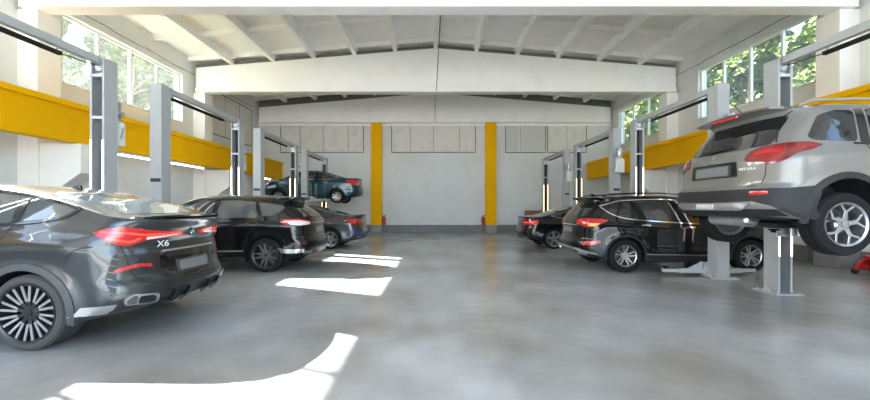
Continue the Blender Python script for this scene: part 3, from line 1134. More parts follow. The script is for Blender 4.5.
def smooth_line(pts, n=6):
    P = [pts[0]] + list(pts) + [pts[-1]]
    out = []
    for i in range(1, len(P) - 2):
        p0, p1, p2, p3 = (Vector((*P[i + k - 1], 0)) for k in range(4))
        for k in range(n):
            t = k / n
            v = 0.5 * ((2 * p1) + (p2 - p0) * t + (2 * p0 - 5 * p1 + 4 * p2 - p3) * t * t + (3 * p1 - p0 - 3 * p2 + p3) * t ** 3)
            out.append((v.x, v.y))
    out.append(pts[-1])
    return out

def ring_poly(cx, cz, r0, r1, a0, a1, n=28):
    A = [(cx + r1 * math.cos(a0 + (a1 - a0) * i / n), cz + r1 * math.sin(a0 + (a1 - a0) * i / n)) for i in range(n + 1)]
    B = [(cx + r0 * math.cos(a0 + (a1 - a0) * i / n), cz + r0 * math.sin(a0 + (a1 - a0) * i / n)) for i in range(n + 1)]
    return A + B[::-1]

class Car:
    def __init__(s, S, name, label, category, loc, rotz, group=None, lift_z=0.0):
        s.S, s.lift_z = S, lift_z
        s.root = thing(name, label, category, loc, rotz, group)
        s.b = Body(S)
        bm = s.b.build_mesh()
        s.bvh = BVHTree.FromBMesh(bm)
        s.body = link('body', bm, [M[S['paint']], M['underbody'], M['black']], s.root)
        s.cut_wells()
        me = s.body.data
        me.shade_smooth()
        me.set_sharp_from_angle(angle=math.radians(S.get('sharp', 42)))
    def cut_wells(s):
        S = s.S
        bm = bmesh.new()
        for ax in s.b.axles:
            for sg in (1, -1):
                y0, y1 = sg * (s.b.hw - 0.40), sg * (s.b.hw + 0.25)
                bm_lathe(bm, [(0.0005, min(y0, y1)), (S['Ra'], min(y0, y1)), (S['Ra'], max(y0, y1)), (0.0005, max(y0, y1))], 56, 'y', (ax, 0, S['R'] + S.get('arch_dz', 0.01)))
        for f in bm.faces:
            f.material_index = 2
        cut = link('cutter', bm, [M['black'], M['black'], M['black']], None)
        cut.parent = s.root
        md = s.body.modifiers.new('wells', 'BOOLEAN')
        md.operation = 'DIFFERENCE'
        md.solver = 'EXACT'
        md.object = cut
        try:
            md.material_mode = 'INDEX'
        except Exception:
            pass
        bpy.context.view_layer.update()
        dg = bpy.context.evaluated_depsgraph_get()
        me = bpy.data.meshes.new_from_object(s.body.evaluated_get(dg))
        s.body.modifiers.clear()
        s.body.data = me
        me.name = 'body'
        bpy.data.objects.remove(cut)
    # --- mapping of flat outlines onto the body
    def hit(s, o, d):
        r = s.bvh.ray_cast(Vector(o), Vector(d), 20)
        return (r[0], r[1]) if r[0] is not None else None
    def project(s, mode, sg, u, v):
        if mode == 'side':
            h = s.hit((u, sg * 4, v), (0, -sg, 0))
            if h is None:
                w = float(s.b.W(np.array([u]), np.array([v]))[0])
                return Vector((u, sg * w, v)), Vector((0, sg, 0))
            return h
        if mode == 'rear':
            h = s.hit((-3, u, v), (1, 0, 0))
            return h if h else (Vector((float(s.b.xr(v)), u, v)), Vector((-1, 0, 0)))
        if mode == 'front':
            h = s.hit((9, u, v), (-1, 0, 0))
            return h if h else (Vector((float(s.b.xf(v)), u, v)), Vector((1, 0, 0)))
        if mode == 'top':
            h = s.hit((u, v, 5), (0, 0, -1))
            return h if h else (Vector((u, v, 1.0)), Vector((0, 0, 1)))
        if mode == 'wrap':
            return s.b.wrap(sg * u, v)
    def patch(s, name, poly, mode, m, sides=(1,), h=0.005, th=0.012, grid=0.05, parent=None, label=None):
        bm = bmesh.new()
        for sg in sides:
            s._patch(bm, poly, mode, sg, h, th, grid)
        o = link(name, bm, M[m] if isinstance(m, str) else m, parent or s.root, smooth=True, angle=50)
        if label:
            o['label'] = label
        return o
    def _patch(s, bm, poly, mode, sg, h, th, grid):
        pts = []
        N = len(poly)
        for i in range(N):
            a, b = Vector(poly[i]), Vector(poly[(i + 1) % N])
            k = max(1, int(math.ceil((b - a).length / grid)))
            for j in range(k):
                p = a + (b - a) * j / k
                if not pts or (Vector(pts[-1]) - p).length > 5e-4:
                    pts.append((p.x, p.y))
        if (Vector(pts[0]) - Vector(pts[-1])).length < 5e-4:
            pts.pop()
        nb = len(pts)
        arr = np.array(pts)
        def inside(x, y):
            c = False
            j = nb - 1
            for i in range(nb):
                if (arr[i][1] > y) != (arr[j][1] > y) and x < (arr[j][0] - arr[i][0]) * (y - arr[i][1]) / (arr[j][1] - arr[i][1]) + arr[i][0]:
                    c = not c
                j = i
            return c
        inner = []
        x0, z0 = arr.min(0)
        x1, z1 = arr.max(0)
        for x in np.arange(x0 + grid * 0.5, x1, grid):
            for z in np.arange(z0 + grid * 0.5, z1, grid):
                if inside(x, z) and np.min(np.hypot(arr[:, 0] - x, arr[:, 1] - z)) > grid * 0.4:
                    inner.append((x, z))
        V = [Vector(p) for p in pts + inner]
        E = [(i, (i + 1) % nb) for i in range(nb)]
        vo, eo, fo, *_ = delaunay_2d_cdt(V, E, [list(range(nb))], 1, 1e-5)
        P = [s.project(mode, sg, p.x, p.y) for p in vo]
        top = [bm.verts.new(p + n * h) for p, n in P]
        bot = [bm.verts.new(p - n * th) for p, n in P]
        cnt = {}
        ref = None
        for fc in fo:
            try:
                f = bm.faces.new([top[i] for i in fc])
            except ValueError:
                continue
            n = f.normal if f.normal.length > 0 else None
            f.normal_update()
            if f.normal.dot(P[fc[0]][1]) < 0:
                f.normal_flip()
            for i in range(len(fc)):
                e = (fc[i], fc[(i + 1) % len(fc)])
                k = tuple(sorted(e))
                cnt.setdefault(k, []).append(e)
        for k, es in cnt.items():
            if len(es) == 1:
                a, b = es[0]
                try:
                    f = bm.faces.new((top[a], bot[a], bot[b], top[b]))
                except ValueError:
                    continue
                f.normal_update()
                mid = (top[a].co + top[b].co) / 2
                third = sum((top[i].co for i in range(nb)), Vector()) / nb
                if f.normal.dot(mid - third) < 0:
                    f.normal_flip()
    # --- wheels
    def wheels(s, spec):
        S = s.S
        first = {}
        for k, ax in enumerate(s.b.axles):
            for sg in (1, -1):
                yc = sg * (s.b.hw - S.get('wheel_in', 0.03) - spec['width'] / 2)
                z = spec['R'] - S.get('droop', 0.0)
                if not first:
                    o = make_wheel(spec, s.root)
                    first['o'] = o
                else:
                    o = copy_tree(first['o'], s.root)
                o.location = (ax, yc, z)
                o.rotation_euler = (0, (0.37, -0.2, 0.55, 0.1)[k * 2 + (sg < 0)] * S.get('wheel_spin', 1), 0 if sg > 0 else PI)
    def badge(s, name, text, size, y, z, m='chrome', mode='rear', sx=1.0):
        P, n = s.project(mode, 1, y, z)
        cu = bpy.data.curves.new(name, 'FONT')
        cu.body = text
        cu.size = size
        cu.extrude = 0.003
        cu.align_x = 'CENTER'
        cu.align_y = 'CENTER'
        tmp = bpy.data.objects.new(name, cu)
        COL.objects.link(tmp)
        bpy.context.view_layer.update()
        me = bpy.data.meshes.new_from_object(tmp.evaluated_get(bpy.context.evaluated_depsgraph_get()))
        bpy.data.objects.remove(tmp)
        o = bpy.data.objects.new(name, me)
        COL.objects.link(o)
        me.materials.append(M[m])
        X = Vector((0, -1, 0))
        Z = n.normalized()
        X = (X - Z * X.dot(Z)).normalized()
        Y = Z.cross(X)
        mtx = Matrix((X * sx, Y, Z)).transposed().to_4x4()
        mtx.translation = P + Z * 0.008
        o.parent = s.root
        o.matrix_local = mtx
        return o

def make_wheel(spec, parent):
    """Tyre with rim, brake disc and centre cap; outboard side is +y."""
    R, r, w = spec['R'], spec['rim'], spec['width']
    h = w / 2
    bm = bmesh.new()
    prof = [(r + 0.005, -h + 0.02), (r + 0.02, -h + 0.005), (R - 0.05, -h), (R - 0.018, -h + 0.012), (R - 0.004, -h + 0.035)]
    ng = 4
    tread = w - 0.07
    for i in range(ng):
        c = -h + 0.035 + tread * (i + 0.5) / ng
        gw = 0.006
        prof += [(R, c - tread / ng * 0.45), (R, c + tread / ng * 0.5 - gw), (R - 0.008, c + tread / ng * 0.5 - gw * 0.8), (R - 0.008, c + tread / ng * 0.5 + gw * 0.3)]
    prof += [(R - 0.004, h - 0.035), (R - 0.018, h - 0.012), (R - 0.05, h), (r + 0.02, h - 0.004), (r + 0.005, h - 0.014)]
    bm_lathe(bm, prof, 64, 'y', close=True)
    tyre = link('wheel', bm, M[spec.get('tyre', 'rubber')], parent, smooth=True, angle=30)
    # rim barrel and lip
    bm = bmesh.new()
    bm_lathe(bm, [(r + 0.012, h - 0.012), (r + 0.008, h - 0.002), (r - 0.012, h - 0.012), (r - 0.022, h - 0.05), (r - 0.04, 0.0), (r - 0.03, -h + 0.02), (r + 0.008, -h + 0.01), (r + 0.01, -h + 0.02), (r - 0.0, 0)], 56, 'y', close=True)
    link('rim', bm, M[spec['rim_mat']], tyre, smooth=True, angle=40)
    # spokes
    bm = bmesh.new()
    bmf = bmesh.new()
    n = spec['spokes']
    face_y = h - spec.get('dish', 0.03)
    for i in range(n):
        a = 2 * PI * i / n + spec.get('phase', 0)
        for br in spec['branches']:
            f0, f1 = (br[4], br[5]) if len(br) > 4 else (0.0, 1.0)
            r0_, r1_ = 0.055 + f0 * (r - 0.067), 0.055 + f1 * (r - 0.067)
            pts = [((1 - t) * r0_ + t * r1_, (1 - t) * br[0] + t * br[1]) for t in np.linspace(0, 1, 6)]
            wd = [br[2] + (br[3] - br[2]) * t for t in np.linspace(0, 1, 6)]
            rot = lambda p: (p[0] * math.cos(a) - p[1] * math.sin(a), p[0] * math.sin(a) + p[1] * math.cos(a))
            for target, ww, yy0, yy1 in ((bm, 1.0, -0.045, 0.0),) + (((bmf, spec['face_w'], -0.002, 0.004),) if spec.get('face_w') else ()):
                if target is bmf and len(br) > 6:
                    continue
                L_ = [(p[0], p[1] + q * ww / 2) for p, q in zip(pts, wd)]
                R_ = [(p[0], p[1] - q * ww / 2) for p, q in zip(pts, wd)]
                loop = [rot(p) for p in L_ + R_[::-1]]
                bulge = [face_y - 0.022 * (1 - math.hypot(*p) / r) * spec.get('concave', 1) for p in loop]
                va = [target.verts.new((p[0], b_ + yy1, p[1])) for p, b_ in zip(loop, bulge)]
                vb = [target.verts.new((p[0], b_ + yy0, p[1])) for p, b_ in zip(loop, bulge)]
                m_ = len(L_)
                fs = []
                for j in range(m_ - 1):
                    fs.append(target.faces.new((va[j], va[j + 1], va[2 * m_ - 2 - j], va[2 * m_ - 1 - j])))
                    fs.append(target.faces.new((vb[j], vb[2 * m_ - 1 - j], vb[2 * m_ - 2 - j], vb[j + 1])))
                N2 = len(loop)
                for j in range(N2):
                    fs.append(target.faces.new((va[j], vb[j], vb[(j + 1) % N2], va[(j + 1) % N2])))
                bmesh.ops.recalc_face_normals(target, faces=fs)
    bm_lathe(bm, [(0.001, face_y - 0.07), (0.085, face_y - 0.065), (0.085, face_y - 0.035), (0.06, face_y - 0.018), (0.001, face_y - 0.018)], 32, 'y')
    link('spokes', bm, M[spec.get('spoke_mat', spec['rim_mat'])], tyre, bevel=0.004)
    if spec.get('face_w'):
        link('polished_spoke_face', bmf, M['spoke_bright'], tyre)
    else:
        bmf.free()
    bm = bmesh.new()
    bm_lathe(bm, [(0.001, face_y - 0.02), (0.032, face_y - 0.02), (0.030, face_y - 0.008), (0.001, face_y - 0.006)], 24, 'y')
    for k in range(5):
        a = 2 * PI * (k + 0.5) / 5
        bm_lathe(bm, [(0.001, face_y - 0.03), (0.009, face_y - 0.03), (0.009, face_y - 0.016), (0.001, face_y - 0.016)], 8, 'y', (0.058 * math.cos(a), 0, 0.058 * math.sin(a)))
    link('hub_cap', bm, M[spec.get('cap_mat', 'rim_grey')], tyre, smooth=True)
    bm = bmesh.new()
    bm_lathe(bm, [(0.001, -0.03), (r * 0.72, -0.03), (r * 0.72, -0.005), (0.09, -0.005), (0.09, 0.03), (0.001, 0.03)], 40, 'y')
    bm_lathe(bm, [(0.001, -h + 0.015), (r - 0.03, -h + 0.015), (r - 0.03, -h + 0.03), (0.001, -h + 0.03)], 32, 'y')
    link('brake_disc', bm, M['rotor'], tyre, smooth=True, angle=30)
    return tyre

def car_mirror(c, x, z, m):
    for sg in (1, -1):
        w = float(c.b.W(np.array([x]), np.array([z]))[0])
        bm = bmesh.new()
        bmesh.ops.create_uvsphere(bm, u_segments=20, v_segments=12, radius=1)
        for v in bm.verts:
            q = v.co
            q.x, q.y, q.z = 0.085 * math.copysign(abs(q.x) ** 0.7, q.x), 0.125 * math.copysign(abs(q.y) ** 0.8, q.y), 0.075 * math.copysign(abs(q.z) ** 0.75, q.z)
            q.x += 0.02 * q.y * sg
        o = link('mirror', bm, M[m], c.root, loc=(x, sg * (w + 0.16), z + 0.06), smooth=True, angle=60)
        bm = bmesh.new()
        bm_tube(bm, [(0, -sg * 0.2, -0.06), (0, -sg * 0.06, -0.03)], [0.03, 0.022], 10)
        link('mirror_arm', bm, M['gloss_black'], o, smooth=True)

def handles(c, spots, m, length=0.2):
    for x, z in spots:
        for sg in (1, -1):
            pl = round_poly([(x - length / 2, z - 0.014), (x + length / 2, z - 0.012), (x + length / 2, z + 0.016), (x - length / 2, z + 0.014)], 0.012)
            c.patch('door_handle', pl, 'side', m, (sg,), h=0.035, th=0.0, grid=0.03)

def gaps(c, lines, w=0.009):
    for mode, pts, sides in lines:
        for sg in sides:
            bm = bmesh.new()
            c._patch(bm, strip_poly(smooth_line(pts, 4), w), mode, sg, 0.0012, 0.004, 0.05)
            link('panel_gap', bm, M['gap'], c.root, smooth=True, angle=60)

def spoiler(c, name, x_back, x_front, hw, thick, m, drop=0.03, bow=0.05):
    """Blade that carries the roof line on past the top of the tailgate."""
    bm = bmesh.new()
    ny, nx = 17, 5
    tops, bots = [], []
    z0 = c.project('top', 1, x_front, 0.0)[0].z
    for i in range(ny):
        y = hw * (2 * i / (ny - 1) - 1)
        t, b_ = [], []
        for j in range(nx):
            u = j / (nx - 1)
            xb = x_back + bow * (y / hw) ** 2
            x = xb + (x_front - xb) * u
            P, n = c.project('top', 1, x_front, y)
            z = max(P.z, z0 - 0.05) + 0.008 - drop * (1 - u) ** 1.3
            t.append(bm.verts.new((x, y, z)))
            b_.append(bm.verts.new((x + 0.012, y, z - thick * (0.5 + 0.5 * u))))
        tops.append(t)
        bots.append(b_)
    for i in range(ny - 1):
        for j in range(nx - 1):
            bm.faces.new((tops[i][j], tops[i][j + 1], tops[i + 1][j + 1], tops[i + 1][j]))
            bm.faces.new((bots[i][j], bots[i + 1][j], bots[i + 1][j + 1], bots[i][j + 1]))
        for j in (0, nx - 1):
            bm.faces.new((tops[i][j], tops[i + 1][j], bots[i + 1][j], bots[i][j]))
    for i in (0, ny - 1):
        for j in range(nx - 1):
            bm.faces.new((tops[i][j], bots[i][j], bots[i][j + 1], tops[i][j + 1]))
    bmesh.ops.recalc_face_normals(bm, faces=bm.faces)
    return link(name, bm, M[m], c.root, smooth=True, angle=40)

def roundel(c, y, z, r, mats, mode='rear'):
    P, n = c.project(mode, 1, y, z)
    Z = n.normalized()
    X = Vector((0, -1, 0))
    X = (X - Z * X.dot(Z)).normalized()
    Y = Z.cross(X)
    mtx = Matrix((X, Y, Z)).transposed().to_4x4()
    mtx.translation = P + Z * 0.004
    bm = bmesh.new()
    bm_lathe(bm, [(0.0005, 0), (r, 0), (r, 0.006), (r * 0.95, 0.01), (0.0005, 0.01)], 36, 'z')
    o = link('emblem', bm, M[mats[0]], c.root, smooth=True, angle=30)
    o.matrix_local = mtx
    return o

# ------------------------------------------------------------------ graphite coupe crossover, front left
def common_windows(c, polys, pillar=None, m='glass', r=0.03, trim=None):
    for pl in polys:
        for sg in (1, -1):
            c.patch('side_window', round_poly(pl, r), 'side', m, (sg,), h=0.004, th=0.006, grid=0.06)

S = dict(L=4.94, W=2.0, R=0.378, Ra=0.425, axle=1.10, wb=2.975, paint='paint_graphite', flare=0.02,
         xr=[(0.25, 0.42), (0.33, 0.2), (0.40, 0.06), (0.52, 0.0), (0.62, 0.015), (0.70, 0.06), (0.92, 0.09), (1.02, 0.115), (1.08, 0.10), (1.18, 0.075), (1.24, 0.03), (1.29, 0.0), (1.34, 0.03)],
         xf=[(0.2, 4.75), (0.4, 4.93), (0.6, 4.94), (0.85, 4.9), (1.0, 4.8)],
         top=[(0, 1.295), (0.2, 1.325), (0.5, 1.405), (0.85, 1.515), (1.3, 1.62), (1.8, 1.69), (2.3, 1.705), (2.7, 1.69), (3.05, 1.60), (3.75, 1.20), (4.0, 1.13), (4.5, 1.05), (4.8, 0.94), (4.95, 0.82)],
         zb=[(0, 0.36), (0.5, 0.27), (1.5, 0.24), (3.5, 0.24), (4.9, 0.26)],
         plan=[(0.0, 0.93), (0.4, 0.965), (1.05, 1.0), (2.0, 0.985), (2.8, 0.985), (3.9, 1.0), (4.3, 0.97), (4.9, 0.88)],
         g=[(0.24, 0.94), (0.34, 0.975), (0.55, 0.985), (0.8, 0.985), (0.98, 0.985), (1.08, 0.97), (1.17, 0.94), (1.24, 0.90), (1.3, 0.87), (1.45, 0.79), (1.6, 0.695), (1.7, 0.62)],
         H=[(0, 0.035), (0.6, 0.05), (1.5, 0.075), (2.5, 0.085), (3.4, 0.07), (4.2, 0.06), (4.9, 0.06)], D=0.42, Df=0.7, p=2.9,
         lines=[([(0.4, 1.03), (1.1, 1.06), (2.0, 0.98), (4, 0.92)], 0.018, 0.05, 0.5, 4.2), ([(1.4, 0.42), (3.5, 0.38)], 0.02, 0.05, 1.5, 3.4)], wheel_in=0.02)
c = Car(S, 'coupe_crossover', 'dusty graphite coupe crossover, the nearest car on the left, red lamps and two tone wheels', 'car', (-2.91, 4.67, 0), PI)
X6W = dict(tyre='rubber_dusty', R=0.378, rim=0.288, width=0.305, rim_mat='rim_dark', spokes=10, dish=0.025, face_w=0.85, concave=1.0,
           branches=[(0.0, 0.0, 0.034, 0.045, 0.0, 0.30, 1), (0.012, 0.042, 0.028, 0.030, 0.26, 1.0), (-0.012, -0.042, 0.028, 0.030, 0.26, 1.0)], spoke_mat='rim_dark', cap_mat='rim_dark')
c.wheels(X6W)
# glass
common_windows(c, [[(1.34, 1.272), (2.28, 1.235), (2.27, 1.60), (1.85, 1.595), (1.40, 1.545)],
                   [(2.40, 1.23), (3.45, 1.17), (3.30, 1.30), (2.85, 1.56), (2.39, 1.60)]], m='glass_light')
for sg in (1, -1):
    c.patch('quarter_window', round_poly([(0.76, 1.40), (0.84, 1.335), (1.0, 1.305), (1.25, 1.285), (1.27, 1.525), (1.02, 1.475), (0.86, 1.435)], 0.03), 'side', 'glass_light', (sg,), h=0.004, th=0.006)
    c.patch('window_trim', strip_poly(smooth_line([(3.5, 1.15), (2.3, 1.215), (1.3, 1.258), (1.0, 1.29), (0.82, 1.325), (0.73, 1.39), (0.72, 1.415), (0.78, 1.425), (0.9, 1.46), (1.3, 1.55), (1.85, 1.615), (2.4, 1.62)]), 0.022), 'side', 'gloss_black', (sg,), h=0.012, th=0.006)
    c.patch('pillar_trim', [(1.27, 1.285), (1.34, 1.275), (1.40, 1.545), (1.28, 1.525)], 'side', 'gloss_black', (sg,), h=0.006)
c.patch('rear_window', round_poly([(0.36, 0.66), (1.0, 0.555), (1.02, 0.3), (1.02, -0.3), (1.0, -0.555), (0.36, -0.66), (0.32, -0.3), (0.32, 0.3)], 0.05), 'top', 'glass_light', h=0.003, th=0.008)
c.patch('windscreen', round_poly([(3.05, 0.55), (3.68, 0.70), (3.78, 0.0), (3.68, -0.70), (3.05, -0.55)], 0.05), 'top', 'glass', h=0.003, th=0.008)
# roof spoiler at the top of the rear glass, tail lip
spoiler(c, 'roof_spoiler', 1.02, 1.2, 0.54, 0.05, 'paint_graphite', drop=0.045, bow=0.05)
spoiler(c, 'tail_lip', -0.01, 0.24, 0.70, 0.045, 'paint_graphite', drop=0.0, bow=0.15)
bm = bmesh.new()
bm_prism(bm, [(0, 0), (0.16, 0), (0.05, 0.055), (0.01, 0.06)], 'y', -0.02, 0.02)
link('antenna_fin', bm, M['gloss_black'], c.root, loc=(1.45, 0, float(c.b.zc(1.5)) - 0.012), bevel=0.008)
# tail lamps that wrap onto the side
for sg in (1, -1):
    lamp = c.patch('tail_lamp', round_poly([(0.14, 1.10), (0.15, 1.15), (0.50, 1.165), (0.70, 1.20), (0.88, 1.225), (1.04, 1.195), (1.09, 1.165), (1.0, 1.10), (0.86, 1.035), (0.78, 1.03), (0.64, 1.075)], 0.02), 'wrap', 'lamp_red', (sg,), h=0.012, th=0.02, grid=0.04)
    c.patch('light_bar', strip_poly(smooth_line([(0.20, 1.128), (0.50, 1.13), (0.68, 1.135), (0.80, 1.155), (1.03, 1.172)]), 0.022), 'wrap', 'lamp_bright', (sg,), h=0.018, th=0.01, grid=0.04, parent=lamp)
    c.patch('light_bar', strip_poly(smooth_line([(0.70, 1.10), (0.80, 1.07), (0.98, 1.115)]), 0.02), 'wrap', 'lamp_bright', (sg,), h=0.018, th=0.01, grid=0.04, parent=lamp)
    c.patch('lower_lens', round_poly([(0.25, 1.106), (0.64, 1.08), (0.64, 1.108), (0.25, 1.118)], 0.004), 'wrap', 'lamp_clear', (sg,), h=0.017, th=0.01, grid=0.04, parent=lamp)
    c.patch('reflector', strip_poly(smooth_line([(0.60, 0.80), (0.72, 0.815), (0.84, 0.80), (0.94, 0.775)]), [0.01] + [0.035] * 17 + [0.012]), 'wrap', 'lamp_red', (sg,), h=0.008, th=0.01, grid=0.04)
    c.patch('side_vent', round_poly([(0.99, 0.53), (1.02, 0.52), (1.03, 0.66), (0.94, 0.93), (0.89, 0.96), (0.90, 0.80)], 0.02), 'wrap', 'black', (sg,), h=0.004, th=0.01, grid=0.04)
    for k in range(6):
        z = 0.56 + k * 0.07
        u = 0.985 - 0.012 * k
        c.patch('vent_slat', strip_poly([(u - 0.03, z - 0.02), (u + 0.06, z + 0.02)], 0.010), 'wrap', 'gloss_black', (sg,), h=0.007, th=0.01, grid=0.03)
    ex = c.patch('exhaust_tip', round_poly([(0.56, 0.40), (0.88, 0.425), (0.92, 0.48), (0.84, 0.535), (0.6, 0.50)], 0.03), 'wrap', 'chrome', (sg,), h=0.016, th=0.02, grid=0.04)
    c.patch('exhaust_opening', round_poly([(0.60, 0.418), (0.78, 0.43), (0.79, 0.505), (0.63, 0.485)], 0.03), 'wrap', 'black', (sg,), h=0.019, th=0.0, grid=0.04, parent=ex)
    c.patch('exhaust_opening', round_poly([(0.80, 0.432), (0.87, 0.44), (0.89, 0.48), (0.84, 0.518), (0.80, 0.508)], 0.02), 'wrap', 'rim_grey', (sg,), h=0.019, th=0.0, grid=0.04, parent=ex)
    for ax in c.b.axles:
        c.patch('arch_trim', ring_poly(ax, 0.388, 0.42, 0.485, -0.25, PI + 0.3), 'side', 'arch_grey', (sg,), h=0.010, th=0.03, grid=0.06)
    c.patch('sill_trim', round_poly([(1.5, 0.26), (3.55, 0.255), (3.55, 0.36), (1.5, 0.38)], 0.02), 'side', 'cladding', (sg,), h=0.014, th=0.01, grid=0.08)
    c.patch('bumper_lower_trim', strip_poly(smooth_line([(0.95, 0.40), (1.05, 0.395), (1.15, 0.39), (1.25, 0.385)]), 0.09), 'wrap', 'satin', (sg,), h=0.008, th=0.01, grid=0.05)
c.patch('plate_recess', round_poly([(-0.52, 0.66), (-0.40, 0.62), (0.40, 0.62), (0.52, 0.66), (0.50, 0.93), (-0.50, 0.93)], 0.03), 'rear', 'gloss_black', h=0.004)
c.patch('chrome_strip', [(-0.46, 0.925), (0.46, 0.925), (0.46, 0.945), (-0.46, 0.945)], 'rear', 'satin', h=0.02, th=0.0)
ph = c.patch('plate_holder', round_poly([(-0.29, 0.655), (0.29, 0.655), (0.29, 0.82), (-0.29, 0.82)], 0.012), 'rear', 'plate_dark', h=0.022, th=0.0)
c.patch('number_plate', round_poly([(-0.26, 0.68), (0.26, 0.68), (0.26, 0.80), (-0.26, 0.80)], 0.01), 'rear', 'plate_grey', h=0.028, th=0.0, parent=ph)
c.patch('rear_diffuser', round_poly([(-0.56, 0.37), (0.56, 0.37), (0.62, 0.45), (0.52, 0.53), (-0.52, 0.53), (-0.62, 0.45)], 0.02), 'rear', 'black', h=0.006)
for y in (-0.42, -0.2, 0.2, 0.42):
    c.patch('diffuser_fin', [(y - 0.012, 0.37), (y + 0.012, 0.37), (y + 0.012, 0.50), (y - 0.012, 0.50)], 'rear', 'gloss_black', h=0.05, th=0.0)
c.badge('model_badge', 'X6', 0.10, 0.43, 1.015, m='white', sx=1.3)
e = roundel(c, 0, 1.125, 0.045, ['gloss_black'])
for k in range(4):
    bm = bmesh.new()
    a0 = k * PI / 2
    P = [(0, 0)] + [(0.028 * math.cos(a0 + PI / 2 * i / 6), 0.028 * math.sin(a0 + PI / 2 * i / 6)) for i in range(7)]
    bm_prism(bm, P, 'z', 0.009, 0.0125)
    link('emblem_quarter', bm, M['blue' if k % 2 else 'white'], e)
for r0, r1 in ((0.040, 0.045),):
    bm = bmesh.new()
    bm_lathe(bm, [(r0, 0.008), (r0, 0.013), (r1, 0.013), (r1, 0.008)], 36, 'z', close=True)
    link('emblem_ring', bm, M['chrome'], e, smooth=True, angle=30)
handles(c, [(1.62, 1.06), (2.62, 1.01)], 'paint_graphite', 0.22)
gaps(c, [('side', [(1.30, 1.27), (1.36, 1.1), (1.5, 0.95), (1.62, 0.6), (1.66, 0.4)], (1, -1)), ('side', [(2.36, 1.23), (2.40, 0.9), (2.40, 0.4)], (1, -1)),
         ('side', [(3.5, 1.1), (3.5, 0.8), (3.45, 0.4)], (1, -1)), ('wrap', [(0.0, 0.605), (0.6, 0.61), (0.78, 0.7), (0.84, 0.95), (0.86, 1.04)], (1, -1)),
         ('side', [(0.46, 1.03), (0.62, 1.0), (0.72, 0.86)], (1, -1))], 0.010)
car_mirror(c, 3.35, 1.12, 'paint_graphite')

# ------------------------------------------------------------------ black crossover, second on the left
S = dict(L=4.78, W=1.93, R=0.372, Ra=0.415, axle=0.99, wb=2.85, paint='paint_black', flare=0.016,
         xr=[(0.25, 0.30), (0.35, 0.10), (0.5, 0.0), (0.66, 0.01), (0.76, 0.08), (0.95, 0.10), (1.1, 0.11), (1.2, 0.16), (1.35, 0.33), (1.5, 0.52), (1.58, 0.55), (1.63, 0.40)],
         xf=[(0.2, 4.6), (0.4, 4.76), (0.6, 4.78), (0.9, 4.7), (1.0, 4.6)],
         top=[(0.38, 1.625), (0.8, 1.67), (1.4, 1.70), (2.0, 1.71), (2.5, 1.68), (2.85, 1.58), (3.6, 1.20), (3.8, 1.12), (4.3, 1.07), (4.65, 0.97), (4.8, 0.85)],
         zb=[(0, 0.36), (0.5, 0.27), (1.5, 0.23), (3.5, 0.23), (4.8, 0.25)],
         plan=[(0.0, 0.91), (0.4, 0.955), (1.0, 0.995), (2.0, 0.985), (2.8, 0.985), (3.8, 0.99), (4.2, 0.96), (4.8, 0.87)],
         g=[(0.24, 0.93), (0.36, 0.97), (0.6, 0.985), (0.85, 0.99), (1.0, 0.98), (1.1, 0.955), (1.2, 0.92), (1.4, 0.84), (1.6, 0.735), (1.72, 0.64)],
         H=[(0.3, 0.06), (1.0, 0.07), (2.5, 0.075), (3.4, 0.07), (4.8, 0.06)], D=0.38, Df=0.65, p=2.9,
         lines=[([(0.3, 0.99), (1.2, 1.03), (2.5, 0.98), (4, 0.93)], 0.014, 0.05, 0.4, 4.2), ([(1.3, 0.5), (3.5, 0.45)], 0.018, 0.05, 1.4, 3.4)], wheel_in=0.02)
c = Car(S, 'crossover', 'black crossover with pale tail lamps, parked second on the left behind the graphite car', 'car', (-2.62, 9.05, 0), PI)
c.wheels(dict(R=0.372, rim=0.268, width=0.265, rim_mat='rim_dark', spokes=5, dish=0.025,
              branches=[(0.02, 0.055, 0.045, 0.03), (-0.02, -0.055, 0.045, 0.03)], spoke_mat='rim_grey', cap_mat='rim_dark', phase=0.3))
common_windows(c, [[(1.18, 1.20), (2.08, 1.165), (2.06, 1.565), (1.6, 1.565), (1.28, 1.53)],
                   [(2.2, 1.16), (3.25, 1.11), (3.08, 1.23), (2.62, 1.50), (2.18, 1.565)]], m='glass_light')
